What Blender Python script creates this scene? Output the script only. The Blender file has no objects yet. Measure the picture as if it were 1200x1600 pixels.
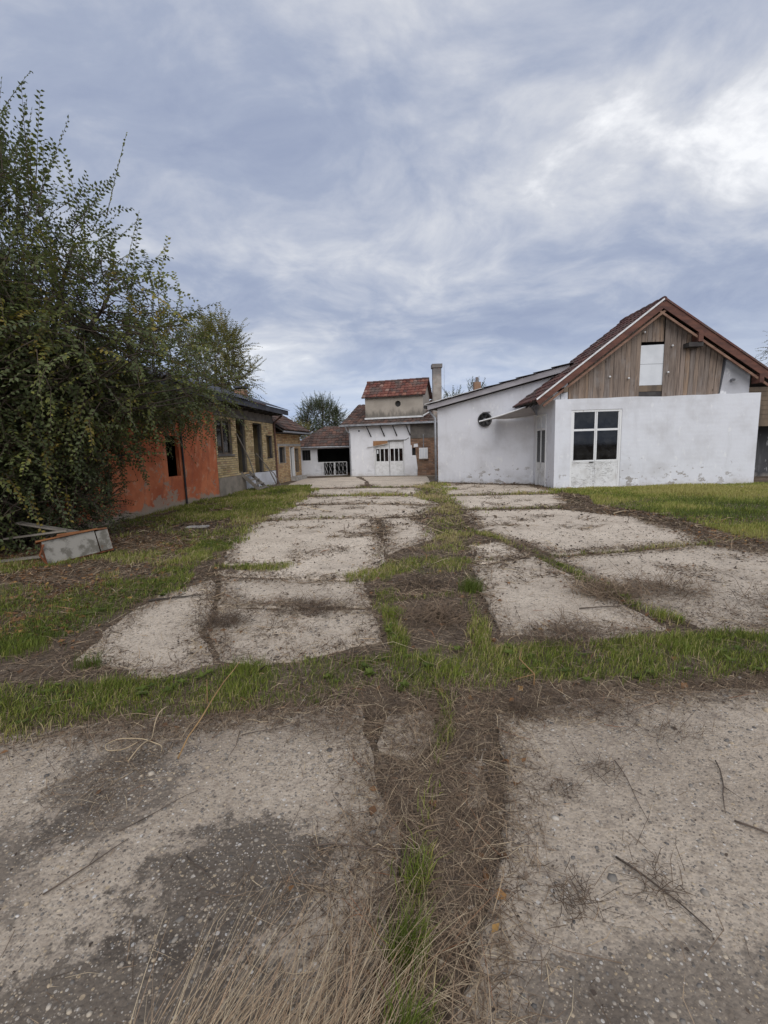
import bpy, bmesh, math, random
import numpy as np
from mathutils import Vector, Matrix, noise as mnoise

random.seed(7)
rng = np.random.default_rng(11)
scene = bpy.context.scene
COL = scene.collection
R = math.radians

# ------------------------------------------------------------------ camera
cam_d = bpy.data.cameras.new('camera')
cam = bpy.data.objects.new('camera', cam_d)
COL.objects.link(cam)
cam_d.sensor_fit = 'HORIZONTAL'
cam_d.sensor_width = 36.0
cam_d.lens = 21.0
cam_d.clip_start = 0.05
cam_d.clip_end = 2000
_p, _r = R(8.1), 0.03
_f = Vector((0, math.cos(_p), -math.sin(_p)))
_x = Vector((1, 0, 0))
_u = _x.cross(_f)
_x2 = math.cos(_r) * _x - math.sin(_r) * _u
_u2 = math.sin(_r) * _x + math.cos(_r) * _u
M = Matrix((_x2, _u2, -_f)).transposed().to_4x4()
M.translation = (0, 0, 1.6)
cam.matrix_world = M
scene.camera = cam

# ------------------------------------------------------------------ sun, exposure
SUN_EL, SUN_AZ = R(42), R(172)          # azimuth clockwise from +Y
sun_d = bpy.data.lights.new('sun', 'SUN')
sun_d.energy = 1.5
sun_d.angle = R(70)
sun_d.color = (1.0, 0.965, 0.925)
sun = bpy.data.objects.new('sun', sun_d)
COL.objects.link(sun)
_sd = Vector((math.sin(SUN_AZ) * math.cos(SUN_EL), math.cos(SUN_AZ) * math.cos(SUN_EL), math.sin(SUN_EL)))
sun.rotation_euler = _sd.to_track_quat('Z', 'Y').to_euler()
sun.location = (0, -5, 30)
vs = scene.view_settings
vs.view_transform = 'Standard'
vs.look = 'None'
vs.gamma = 1.0
vs.exposure = 0.50
vs.use_curve_mapping = False
scene.render.film_transparent = False
cy = scene.cycles
cy.max_bounces, cy.diffuse_bounces, cy.glossy_bounces, cy.transmission_bounces, cy.transparent_max_bounces = 4, 2, 2, 3, 5
cy.caustics_reflective = cy.caustics_refractive = False

# ------------------------------------------------------------------ node helper
class NT:
    def __init__(s, tree):
        s.t = tree
        s.n = tree.nodes
        s.n.clear()

    def new(s, typ, **kw):
        nd = s.n.new(typ)
        for k, v in kw.items():
            if isinstance(k, str) and k.startswith('i_'):
                s.put(nd, k[2:].replace('_', ' '), v)
            else:
                setattr(nd, k, v)
        return nd

    def put(s, nd, key, v):
        inp = nd.inputs[key]
        if isinstance(v, bpy.types.NodeSocket):
            s.t.links.new(v, inp)
        else:
            inp.default_value = v

    def math(s, op, a, b=0.0, c=None, clamp=False):
        nd = s.n.new('ShaderNodeMath')
        nd.operation = op
        nd.use_clamp = clamp
        s.put(nd, 0, a)
        s.put(nd, 1, b)
        if c is not None:
            s.put(nd, 2, c)
        return nd.outputs[0]

    def vmath(s, op, a, b):
        nd = s.n.new('ShaderNodeVectorMath')
        nd.operation = op
        s.put(nd, 0, a)
        s.put(nd, 1, b)
        return nd.outputs[0]

    def ramp(s, v, lo, hi):
        nd = s.n.new('ShaderNodeMapRange')
        nd.interpolation_type = 'SMOOTHSTEP'
        s.put(nd, 'Value', v)
        nd.inputs['From Min'].default_value = lo
        nd.inputs['From Max'].default_value = hi
        return nd.outputs[0]

    def mix(s, f, a, b, blend='MIX'):
        nd = s.n.new('ShaderNodeMix')
        nd.data_type = 'RGBA'
        nd.blend_type = blend
        s.put(nd, 0, f)
        s.put(nd, 6, a if isinstance(a, bpy.types.NodeSocket) else (*a, 1))
        s.put(nd, 7, b if isinstance(b, bpy.types.NodeSocket) else (*b, 1))
        return nd.outputs[2]

    def scaled(s, vec, sc):
        return s.vmath('MULTIPLY', vec, sc)

    def noise(s, vec, scale, detail=4, rough=0.55, dist=0.0):
        nd = s.new('ShaderNodeTexNoise')
        s.put(nd, 'Vector', vec)
        nd.inputs['Scale'].default_value = scale
        nd.inputs['Detail'].default_value = detail
        nd.inputs['Roughness'].default_value = rough
        nd.inputs['Distortion'].default_value = dist
        return nd.outputs[0]

    def voro(s, vec, scale, feature='F1', out='Distance', rand=1.0):
        nd = s.new('ShaderNodeTexVoronoi', feature=feature)
        s.put(nd, 'Vector', vec)
        nd.inputs['Scale'].default_value = scale
        nd.inputs['Randomness'].default_value = rand
        return nd.outputs[out]

    def colramp(s, v, stops):
        nd = s.n.new('ShaderNodeValToRGB')
        s.put(nd, 'Fac', v)
        el = nd.color_ramp.elements
        while len(el) < len(stops):
            el.new(0.5)
        for e, (p, c) in zip(el, stops):
            e.position = p
            e.color = (*c, 1)
        return nd.outputs[0]


# ------------------------------------------------------------------ world: clouded sky
world = bpy.data.worlds.new('World')
scene.world = world
world.use_nodes = True
w = NT(world.node_tree)
tc = w.new('ShaderNodeTexCoord')
dirv = tc.outputs['Generated']
sky = w.new('ShaderNodeTexSky', sky_type='NISHITA')
sky.sun_disc = False
sky.sun_elevation = SUN_EL
sky.sun_rotation = SUN_AZ
sep = w.new('ShaderNodeSeparateXYZ')
w.put(sep, 0, dirv)
SKX, SKY = 12.7, 9.1                  # where in the cloud field the yard lies
zc = w.math('MAXIMUM', sep.outputs['Z'], 0.0)
den = w.math('ADD', zc, 0.22)
cxn = w.math('MULTIPLY', w.math('DIVIDE', sep.outputs['X'], den), -1.0)
cyn = w.math('DIVIDE', sep.outputs['Y'], den)
comb = w.new('ShaderNodeCombineXYZ')
w.put(comb, 0, cxn)
w.put(comb, 1, cyn)
pl = comb.outputs[0]
warp = w.new('ShaderNodeTexNoise')
w.put(warp, 'Vector', pl)
warp.inputs['Scale'].default_value = 1.3
warp.inputs['Detail'].default_value = 2
pw = w.vmath('ADD', pl, w.scaled(w.vmath('SUBTRACT', warp.outputs['Color'], (0.5, 0.5, 0.5)), (0.6, 0.5, 0)))
big = w.noise(w.scaled(w.vmath('ADD', pw, (SKX, SKY, 0)), (0.62, 0.95, 1)), 1.0, 4, 0.5)
med = w.noise(w.scaled(w.vmath('ADD', pw, (7.3, 2.2, 0)), (1.25, 1.35, 1)), 1.5, 5, 0.55)
fine = w.noise(w.scaled(pw, (2.6, 2.8, 1)), 3.0, 5, 0.6)
den_c = w.math('ADD', w.math('MULTIPLY', big, 0.52), w.math('ADD', w.math('MULTIPLY', med, 0.30), w.math('MULTIPLY', fine, 0.18)))
cloud = w.colramp(den_c, [(0.40, (2.1, 2.45, 3.45)), (0.475, (2.65, 3.0, 3.9)), (0.53, (3.5, 3.76, 4.45)), (0.585, (4.6, 4.75, 5.15)), (0.645, (6.8, 6.85, 7.0))])
# low down the deck is seen edge-on through more air: paler, bluer
hor = w.ramp(sep.outputs['Z'], 0.26, 0.02)
streak = w.noise(w.scaled(pw, (0.5, 0.8, 1)), 1.4, 4, 0.6)
horc = w.mix(w.ramp(streak, 0.40, 0.60), (3.1, 3.9, 5.7), (5.5, 6.0, 6.8))
cloud2 = w.mix(w.math('MULTIPLY', hor, 0.70), cloud, horc)
skyc = w.mix(0.94, sky.outputs[0], cloud2)
bg = w.new('ShaderNodeBackground')
w.put(bg, 'Color', skyc)
bg.inputs['Strength'].default_value = 0.105
wo = w.new('ShaderNodeOutputWorld')
w.t.links.new(bg.outputs[0], wo.inputs[0])

# ------------------------------------------------------------------ materials
MATS = {}


def principled(t, color, rough=0.85, bump=None, bump_s=0.3, bump_d=0.01, spec=0.25, metallic=0.0):
    b = t.new('ShaderNodeBsdfPrincipled')
    t.put(b, 'Base Color', color if isinstance(color, bpy.types.NodeSocket) else (*color, 1))
    t.put(b, 'Roughness', rough)
    b.inputs['Metallic'].default_value = metallic
    b.inputs['Specular IOR Level'].default_value = spec
    if bump is not None:
        bp = t.new('ShaderNodeBump')
        bp.inputs['Strength'].default_value = bump_s
        bp.inputs['Distance'].default_value = bump_d
        t.put(bp, 'Height', bump)
        t.t.links.new(bp.outputs[0], b.inputs['Normal'])
    o = t.new('ShaderNodeOutputMaterial')
    t.t.links.new(b.outputs[0], o.inputs[0])
    return b


def mat(name, fn):
    m = bpy.data.materials.new(name)
    m.use_nodes = True
    fn(NT(m.node_tree))
    MATS[name] = m
    return m


def obj_vec(t, per_object=False):
    v = t.new('ShaderNodeTexCoord').outputs['Object']
    if per_object:
        oi = t.new('ShaderNodeObjectInfo')
        c = t.new('ShaderNodeCombineXYZ')
        t.put(c, 0, t.math('MULTIPLY', oi.outputs['Random'], 37.0))
        t.put(c, 1, t.math('MULTIPLY', oi.outputs['Random'], 91.0))
        t.put(c, 2, t.math('MULTIPLY', oi.outputs['Random'], 53.0))
        v = t.vmath('ADD', v, c.outputs[0])
        return v, oi.outputs['Random']
    return v


def attr(t, n='v'):
    return t.new('ShaderNodeAttribute', attribute_name=n).outputs['Fac']


def zof(t, v):
    s = t.new('ShaderNodeSeparateXYZ')
    t.put(s, 0, v)
    return s.outputs['Z']


def plaster(base=(.71, .72, .75), dirt=(.50, .49, .49), peel=(.30, .27, .235), peel_amt=0.5, seed=0.0, courses=True):
    def fn(t):
        v = t.vmath('ADD', obj_vec(t), (seed, seed * 1.7, 0))
        z = zof(t, v)
        c = t.mix(t.math('MULTIPLY', t.ramp(t.noise(v, 0.9, 6, 0.6), 0.42, 0.72), 0.60), base, dirt)
        st = t.noise(t.scaled(t.vmath('ADD', v, t.scaled(t.new('ShaderNodeTexNoise', i_Scale=1.5).outputs['Color'], (.8, .8, 0))), (2.6, 2.6, 0.35)), 1.4, 6, 0.65)
        c = t.mix(t.math('MULTIPLY', t.ramp(st, 0.50, 0.80), 0.38), c, (.50, .50, .505))
        light = t.noise(t.scaled(v, (2.0, 2.0, 1.0)), 2.3, 4, 0.6)
        c = t.mix(t.math('MULTIPLY', t.ramp(light, 0.58, 0.7), 0.6), c, (.84, .84, .83))
        # worn-off limewash low on the wall, patch edges broken by noise
        n1 = t.noise(t.scaled(v, (1.0, 1.0, 1.7)), 3.2, 8, 0.68)
        low = t.ramp(z, 1.5, 0.0)
        m = t.ramp(t.math('ADD', n1, t.math('MULTIPLY', low, 0.16 * peel_amt * 2)), 0.685, 0.72)
        n2 = t.noise(v, 0.7, 3, 0.5)
        m = t.math('MULTIPLY', m, t.ramp(n2, 0.40, 0.55))
        c = t.mix(t.math('MULTIPLY', m, 0.85), c, peel)
        sp = t.noise(v, 42, 3, 0.7)
        c = t.mix(t.math('MULTIPLY', t.ramp(sp, 0.62, 0.75), 0.25), c, (.4, .38, .36))
        base_splash = t.math('MULTIPLY', t.ramp(t.math('ADD', z, t.math('MULTIPLY', t.noise(v, 3.2, 6, .65), 0.75)), 0.62, 0.22), 0.6)
        c = t.mix(base_splash, c, (.40, .36, .30))
        h = t.math('ADD', t.math('MULTIPLY', t.noise(v, 7, 6, 0.65), 0.7), t.math('MULTIPLY', m, -0.35))
        if courses:
            wv = t.new('ShaderNodeTexWave', wave_type='BANDS', bands_direction='Z')
            t.put(wv, 'Vector', v)
            wv.inputs['Scale'].default_value = 2.1
            wv.inputs['Distortion'].default_value = 2.5
            wv.inputs['Detail'].default_value = 2
            h = t.math('ADD', h, t.math('MULTIPLY', wv.outputs['Fac'], 0.10))
        principled(t, c, 0.9, h, 0.55, 0.012)
    return fn


mat('whitewash', plaster())
mat('whitewash_shed', plaster(base=(.73, .735, .765), peel_amt=0.45, seed=5.3, courses=False))
mat('whitewash_mill', plaster(base=(.73, .735, .76), peel=(.33, .33, .34), peel_amt=0.6, seed=9.1, courses=False))
mat('grey_render', plaster(base=(.46, .46, .48), dirt=(.30, .30, .31), seed=2.2, peel_amt=0.2, courses=False))
mat('dark_render', plaster(base=(.10, .10, .105), dirt=(.07, .07, .075), peel=(.05, .05, .05), seed=3.2, courses=False))


def f_orange(t):
    v = obj_vec(t)
    z = zof(t, v)
    wv = t.vmath('ADD', v, t.scaled(t.new('ShaderNodeTexNoise', i_Scale=2.0, i_Detail=4.0).outputs['Color'], (.7, .7, .5)))
    c = t.mix(t.ramp(t.noise(wv, 1.3, 6, 0.6), 0.35, 0.66), (.66, .215, .095), (.46, .125, .055))
    st = t.noise(t.scaled(wv, (2.2, 2.2, 0.55)), 1.5, 6, 0.65)
    c = t.mix(t.math('MULTIPLY', t.ramp(st, 0.50, 0.68), 0.6), c, (.30, .095, .055))
    c = t.mix(t.math('MULTIPLY', t.ramp(t.noise(wv, 3.2, 7, 0.72), 0.54, 0.63), 0.6), c, (.60, .35, .22))
    # flakes of render fallen off, pale base coat showing
    fl = t.ramp(t.math('ADD', t.noise(wv, 2.1, 7, .7), t.math('MULTIPLY', t.ramp(z, 1.3, .1), .13)), .64, .66)
    c = t.mix(t.math('MULTIPLY', fl, .85), c, (.38, .29, .21))
    zz = t.math('ADD', z, t.math('MULTIPLY', t.noise(v, 2.5, 6, 0.65), 0.5))
    c = t.mix(t.ramp(zz, 0.46, 0.36), c, (.36, .29, .215))
    h = t.math('ADD', t.noise(v, 9, 6, 0.65), t.math('MULTIPLY', fl, -.6))
    principled(t, c, 0.9, h, 0.6, 0.015)


mat('orange_render', f_orange)


def brickmat(stops, mortar_rub=(.40, .36, .30)):
    def fn(t):
        v = obj_vec(t)
        c = t.colramp(attr(t), stops)
        c = t.mix(t.math('MULTIPLY', t.ramp(t.noise(v, 3.0, 6, 0.65), 0.5, 0.72), 0.55), c, mortar_rub)
        c = t.mix(t.math('MULTIPLY', t.ramp(t.noise(v, 0.8, 4, 0.6), 0.5, 0.7), 0.4), c, (.16, .12, .08))
        principled(t, c, 0.92, t.noise(v, 30, 5, 0.7), 0.5, 0.006)
    return fn


mat('brick_buff', brickmat([(0, (.30, .22, .11)), (.3, (.52, .39, .20)), (.75, (.64, .50, .28)), (.92, (.50, .36, .20)), (1, (.40, .22, .13))]))
mat('brick_orange', brickmat([(0, (.42, .25, .12)), (.5, (.56, .39, .21)), (.8, (.60, .43, .24)), (1, (.42, .22, .12))]))
mat('brick_brown', brickmat([(0, (.17, .10, .07)), (.5, (.28, .17, .11)), (1, (.34, .20, .13))], (.28, .25, .22)))


def simple_noise(a, b, scale=3.0, rough=.85, bs=20, bump_s=.4, stretch=(1, 1, 1), spec=.25, metallic=0.0, per=False):
    def fn(t):
        if per:
            v, rnd = obj_vec(t, True)
        else:
            v = obj_vec(t)
        v2 = t.scaled(v, stretch)
        c = t.mix(t.ramp(t.noise(v2, scale, 6, .62), .35, .68), a, b)
        principled(t, c, rough, t.noise(v2, bs, 5, .65), bump_s, .006, spec, metallic)
    return fn


mat('mortar', simple_noise((.22, .19, .155), (.14, .12, .10), 4))
mat('plinth_concrete', simple_noise((.34, .29, .23), (.22, .19, .15), 2.5))
mat('lintel_concrete', simple_noise((.20, .18, .16), (.12, .11, .10), 2.5))
mat('step_concrete', simple_noise((.44, .42, .39), (.30, .28, .25), 5))
mat('old_timber', simple_noise((.20, .15, .105), (.10, .08, .065), 3, stretch=(1, 1, .2)))
mat('grey_timber', simple_noise((.28, .25, .21), (.17, .15, .125), 4, stretch=(.3, 1, 1), per=True))
mat('eave_timber', simple_noise((.07, .065, .06), (.045, .04, .04), 4))
mat('barge_timber', simple_noise((.17, .075, .052), (.085, .042, .034), 5, rough=.7, stretch=(.35, 1, 1)))
mat('barge_edge', simple_noise((.27, .17, .12), (.17, .09, .065), 5, stretch=(.35, 1, 1)))
mat('white_metal', simple_noise((.76, .76, .76), (.60, .60, .59), 6, rough=.5, bump_s=.1))
mat('white_board', simple_noise((.68, .70, .72), (.60, .62, .64), 2, rough=.7, bump_s=.1, per=True))
mat('grey_metal', simple_noise((.36, .37, .39), (.22, .22, .23), 5, rough=.5, bump_s=.15, metallic=.3))
mat('dark_metal', simple_noise((.035, .035, .038), (.06, .055, .05), 6, rough=.6, bump_s=.2))
mat('rust_pipe', simple_noise((.16, .085, .06), (.09, .055, .045), 5, rough=.75))
mat('fascia_grey', simple_noise((.44, .42, .43), (.32, .30, .31), 3, rough=.8, stretch=(.3, 1, 1)))
mat('fibre_sheet', simple_noise((.16, .155, .165), (.09, .085, .09), 2.5, rough=.85))
mat('roof_dark_sheet', simple_noise((.075, .08, .095), (.045, .045, .055), 2.0, rough=.7))
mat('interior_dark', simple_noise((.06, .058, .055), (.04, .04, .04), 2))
mat('curtain_cloth', simple_noise((.40, .42, .43), (.28, .29, .30), 3, stretch=(6, 6, .5)))
mat('bark', simple_noise((.085, .07, .055), (.04, .034, .028), 5, bs=25, bump_s=.8, stretch=(1, 1, .3)))
mat('twig_bark', simple_noise((.14, .105, .08), (.07, .055, .042), 9, bs=40))
mat('straw_stem', simple_noise((.46, .36, .23), (.33, .25, .16), 9, bs=40))
mat('orange_board', simple_noise((.25, .105, .04), (.13, .06, .032), 5, stretch=(.4, 1, 1)))
mat('weed_stem', simple_noise((.33, .21, .10), (.22, .13, .06), 9, bs=40))
mat('cardboard', simple_noise((.36, .20, .10), (.27, .14, .07), 5))
mat('black_glass_and_shade', simple_noise((.02, .02, .022), (.03, .03, .03), 3))  # near-black for panes, and for shade painted into holes and gaps


def f_plank(t):
    v, rnd = obj_vec(t, True)
    g = t.scaled(v, (9, 9, .55))
    n = t.noise(g, 2.2, 8, .65, .4)
    a = t.colramp(rnd, [(0, (.24, .19, .155)), (.25, (.30, .225, .17)), (.5, (.22, .19, .17)), (.75, (.32, .225, .155)), (1, (.28, .225, .19))])
    c = t.mix(t.ramp(n, .36, .72), a, (.115, .09, .075))
    c = t.mix(t.math('MULTIPLY', t.ramp(t.noise(v, 1.4, 4, .6), .5, .75), .6), c, (.27, .25, .235))
    kn = t.voro(t.scaled(v, (5, 5, 1.6)), 1.0)
    c = t.mix(t.math('MULTIPLY', t.ramp(kn, .10, .05), .8), c, (.06, .04, .03))
    principled(t, c, .88, n, .5, .006)


mat('plank_wood', f_plank)


def f_tile(stops):
    def fn(t):
        v = obj_vec(t)
        c = t.colramp(attr(t), stops)
        c = t.mix(t.math('MULTIPLY', t.ramp(t.noise(v, 1.7, 6, .65), .45, .66), .75), c, (.10, .088, .078))
        c = t.mix(t.math('MULTIPLY', t.ramp(t.noise(v, 14, 4, .6), .6, .72), .5), c, (.26, .24, .19))
        principled(t, c, .88, t.noise(v, 35, 4, .6), .35, .005)
    return fn


mat('roof_tile_red', f_tile([(0, (.085, .04, .033)), (.35, (.15, .055, .042)), (.7, (.19, .076, .055)), (.92, (.27, .12, .082)), (1, (.26, .16, .13))]))
mat('roof_tile_brown', f_tile([(0, (.055, .038, .032)), (.45, (.095, .058, .046)), (.8, (.135, .075, .056)), (1, (.19, .10, .07))]))
mat('roof_tile_dark', f_tile([(0, (.06, .032, .03)), (.5, (.10, .046, .04)), (1, (.15, .068, .055))]))


def f_tower(t):
    v = obj_vec(t)
    z = zof(t, v)
    c = t.mix(t.ramp(t.noise(v, 1.2, 6, .6), .35, .7), (.40, .355, .30), (.31, .275, .23))
    # lichen and soot stains, ragged, heavier along the foot where the flashing splashes
    zz = t.math('ADD', z, t.math('MULTIPLY', t.math('SUBTRACT', t.noise(t.scaled(v, (2.2, 2.2, .9)), 1.3, 6, .65), .5), 1.5))
    c = t.mix(t.math('MULTIPLY', t.ramp(zz, 3.85, 3.35), .8), c, (.115, .105, .09))
    sn = t.noise(t.scaled(v, (5, 5, .4)), 1.4, 5, .6)
    c = t.mix(t.math('MULTIPLY', t.ramp(sn, .56, .74), .6), c, (.17, .155, .13))
    principled(t, c, .92, t.noise(v, 16, 6, .65), .5, .01)


mat('tower_render', f_tower)


def f_chimney(t):
    v = obj_vec(t)
    z = zof(t, v)
    c = t.mix(t.ramp(t.noise(v, 4, 6, .6), .35, .7), (.40, .36, .32), (.28, .25, .22))
    c = t.mix(t.math('MULTIPLY', t.ramp(t.math('ADD', z, t.math('MULTIPLY', t.noise(v, 3, 5), .8)), 5.1, 5.6), .75), c, (.13, .12, .12))
    c = t.mix(t.math('MULTIPLY', t.ramp(t.noise(v, 6, 4), .62, .68), .7), c, (.40, .22, .16))
    principled(t, c, .92, t.noise(v, 20, 6, .65), .5, .01)


mat('chimney_render', f_chimney)


def f_peel(t):
    v = obj_vec(t)
    n = t.noise(t.scaled(v, (2.0, 2.0, 8.0)), 2.0, 4, .6, .5)
    c = t.mix(t.ramp(t.noise(v, 3, 4), .4, .7), (.74, .74, .73), (.60, .59, .57))
    e = t.math('ABSOLUTE', t.math('SUBTRACT', n, .5))
    crack = t.math('MULTIPLY', t.ramp(e, .014, .004), t.ramp(t.noise(v, 2.5, 3), .40, .55))
    crack = t.math('MAXIMUM', crack, t.ramp(n, .69, .72))
    c = t.mix(t.math('MULTIPLY', crack, .8), c, (.13, .11, .09))
    principled(t, c, .75, t.math('MULTIPLY', crack, -1.0), .6, .01)


mat('peeling_paint', f_peel)


def f_frame(t):
    v = obj_vec(t)
    n = t.noise(t.scaled(v, (2, 2, 2)), 9, 7, .7)
    c = t.mix(t.ramp(n, .63, .68), (.76, .76, .75), (.16, .13, .11))
    principled(t, c, .6, n, .2, .004)


mat('worn_white_paint', f_frame)


def f_enamel(t):
    v = obj_vec(t)
    n = t.noise(v, 4, 7, .68)
    c = t.mix(t.ramp(n, .46, .58), (.235, .22, .19), (.11, .10, .08))  # white enamel greyed by grime and by tree shade put into the colour
    c = t.mix(t.ramp(n, .62, .66), c, (.10, .07, .045))
    principled(t, c, .5, n, .2, .004)


mat('chipped_shaded_enamel', f_enamel)
mat('rust', simple_noise((.20, .07, .03), (.09, .04, .025), 6, rough=.9, bs=30, bump_s=.6))


def f_glass(t):
    fr = t.new('ShaderNodeFresnel')
    fr.inputs['IOR'].default_value = 1.5
    tr = t.new('ShaderNodeBsdfTransparent')
    tr.inputs['Color'].default_value = (.55, .57, .60, 1)
    gl = t.new('ShaderNodeBsdfGlossy')
    gl.inputs['Roughness'].default_value = .04
    gl.inputs['Color'].default_value = (.8, .8, .8, 1)
    df = t.new('ShaderNodeBsdfDiffuse')
    df.inputs['Color'].default_value = (.12, .12, .115, 1)
    m0 = t.new('ShaderNodeMixShader')
    t.put(m0, 0, t.math('MULTIPLY', t.ramp(t.noise(obj_vec(t), 3, 5, .6), .35, .8), .22))
    t.t.links.new(tr.outputs[0], m0.inputs[1])
    t.t.links.new(df.outputs[0], m0.inputs[2])
    m = t.new('ShaderNodeMixShader')
    t.put(m, 0, fr.outputs[0])
    t.t.links.new(m0.outputs[0], m.inputs[1])
    t.t.links.new(gl.outputs[0], m.inputs[2])
    o = t.new('ShaderNodeOutputMaterial')
    t.t.links.new(m.outputs[0], o.inputs[0])


mat('dusty_glass', f_glass)


def f_leafy(stops, trans=.25, rough=.55, noise_amt=0.0):
    def fn(t):
        c = t.colramp(attr(t), stops)
        b = t.new('ShaderNodeBsdfPrincipled')
        t.put(b, 'Base Color', c)
        b.inputs['Roughness'].default_value = rough
        b.inputs['Specular IOR Level'].default_value = .3
        tl = t.new('ShaderNodeBsdfTranslucent')
        t.put(tl, 'Color', t.mix(.35, c, (.22, .26, .04)))
        m = t.new('ShaderNodeMixShader')
        m.inputs[0].default_value = trans
        t.t.links.new(b.outputs[0], m.inputs[1])
        t.t.links.new(tl.outputs[0], m.inputs[2])
        o = t.new('ShaderNodeOutputMaterial')
        t.t.links.new(m.outputs[0], o.inputs[0])
    return fn


mat('elm_leaf', f_leafy([(0, (.055, .070, .032)), (.45, (.092, .114, .046)), (.72, (.135, .155, .050)), (.86, (.21, .215, .048)), (.95, (.27, .25, .05)), (1, (.24, .12, .035))]))
mat('yellow_leaf', f_leafy([(0, (.09, .10, .03)), (.5, (.16, .16, .045)), (1, (.28, .22, .06))], .3))
mat('far_leaf', f_leafy([(0, (.045, .066, .034)), (.6, (.078, .105, .052)), (1, (.12, .145, .07))], .2))
mat('grass_blade', f_leafy([(0, (.070, .098, .018)), (.4, (.145, .185, .032)), (.7, (.26, .30, .050)), (.85, (.38, .35, .095)), (1, (.50, .40, .21))], .3))
mat('straw', f_leafy([(0, (.075, .052, .037)), (.35, (.19, .13, .085)), (.65, (.36, .26, .165)), (.9, (.58, .47, .31)), (1, (.30, .12, .05))], .1, .8))
mat('fallen_leaf', f_leafy([(0, (.09, .05, .028)), (.4, (.17, .085, .04)), (.75, (.28, .14, .055)), (1, (.42, .26, .08))], .1, .8))
mat('debris', f_leafy([(0, (.055, .042, .034)), (.4, (.12, .09, .068)), (.8, (.22, .165, .12)), (1, (.33, .26, .19))], .05, .9))
mat('pebble', lambda t: principled(t, t.colramp(attr(t), [(0, (.10, .092, .084)), (.3, (.20, .18, .155)), (.6, (.33, .285, .23)), (.8, (.42, .33, .22)), (.94, (.48, .44, .38)), (1, (.66, .62, .56))]), .7, t.noise(obj_vec(t), 60, 3), .2, .003))


def f_soil(t):
    v = obj_vec(t)
    n = t.noise(v, .9, 7, .62)
    c = t.mix(t.ramp(n, .34, .68), (.105, .078, .056), (.20, .155, .115))
    c = t.mix(t.math('MULTIPLY', t.ramp(t.noise(v, 14, 6, .7), .5, .7), .7), c, (.30, .235, .175))
    c = t.mix(t.math('MULTIPLY', t.ramp(t.noise(v, 45, 5, .7), .55, .7), .7), c, (.05, .037, .028))
    c = t.mix(t.math('MULTIPLY', t.ramp(t.noise(v, .5, 5, .6), .52, .7), .4), c, (.10, .105, .045))
    h = t.math('ADD', t.noise(v, 12, 7, .7), t.math('MULTIPLY', t.noise(v, 70, 4, .7), .5))
    principled(t, c, .97, h, .9, .03, .1)


mat('soil', f_soil)


def f_concrete(t):
    v = obj_vec(t)
    n = t.noise(v, 1.1, 6, .62)
    c = t.mix(t.ramp(n, .32, .70), (.445, .37, .285), (.31, .252, .192))
    tone = t.new('ShaderNodeAttribute', attribute_name='v').outputs['Fac']
    c = t.mix(tone, c, t.mix(t.ramp(n, .32, .72), (.73, .625, .50), (.57, .48, .38)))
    fine = t.noise(v, 23, 5, .75)
    c = t.mix(t.math('MULTIPLY', t.ramp(fine, .44, .66), t.math('MULTIPLY_ADD', tone, -.35, .60)), c, (.21, .165, .125))
    # leaf-mould stains, each with a ragged outline of its own
    wv = t.vmath('ADD', v, t.scaled(t.new('ShaderNodeTexNoise', i_Scale=4.0, i_Detail=5.0).outputs['Color'], (.35, .35, 0)))
    st = t.noise(t.vmath('ADD', wv, (11, 4, 0)), 1.5, 7, .68)
    c = t.mix(t.math('MULTIPLY', t.ramp(st, .54, .72), t.math('MULTIPLY_ADD', tone, -.40, .8)), c, (.15, .122, .098))
    st2 = t.noise(t.vmath('ADD', wv, (3, 14, 0)), 6, 6, .72)
    c = t.mix(t.math('MULTIPLY', t.ramp(st2, .55, .70), .6), c, (.16, .13, .105))
    # damp mould patches on the near slabs
    for (px, py, rx, ry, a) in ((-.60, 1.48, .36, .30, .85), (-1.35, 2.0, .34, .34, .7), (-.80, 1.10, .62, .26, .8), (.85, 1.04, .60, .20, .6), (-1.6, 1.5, .3, .3, .6)):
        d = t.vmath('MULTIPLY', t.vmath('SUBTRACT', wv, (px + .17, py + .17, 0)), (1 / rx, 1 / ry, 0))
        ln = t.new('ShaderNodeVectorMath', operation='LENGTH')
        t.put(ln, 0, d)
        dd = t.math('ADD', ln.outputs['Value'], t.math('ADD', t.math('MULTIPLY', t.math('SUBTRACT', st2, .5), 2.6), t.math('MULTIPLY', t.math('SUBTRACT', fine, .5), 1.6)))
        c = t.mix(t.math('MULTIPLY', t.ramp(dd, 1.10, .72), a), c, (.085, .069, .055))
    # exposed aggregate, three sizes
    for sc, th, amt in ((30, .22, .8), (62, .30, .75), (130, .36, .65)):
        vv = t.new('ShaderNodeTexVoronoi', feature='F1')
        t.put(vv, 'Vector', v)
        vv.inputs['Scale'].default_value = sc
        sp = t.new('ShaderNodeSeparateColor')
        t.put(sp, 0, vv.outputs['Color'])
        pc = t.colramp(sp.outputs[0], [(0, (.09, .08, .07)), (.35, (.19, .16, .13)), (.62, (.33, .28, .22)), (.80, (.42, .32, .20)), (.93, (.48, .44, .38)), (1, (.66, .63, .58))])
        sel = t.ramp(sp.outputs[1], .50, .52)
        mk = t.math('MULTIPLY', t.ramp(vv.outputs['Distance'], th + .05, th - .02), sel)
        c = t.mix(t.math('MULTIPLY', mk, amt), c, pc)
    h = t.math('ADD', fine, t.math('MULTIPLY', t.voro(v, 62), -.5))
    principled(t, c, .95, h, .8, .012, .15)


mat('old_concrete', f_concrete)

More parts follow.
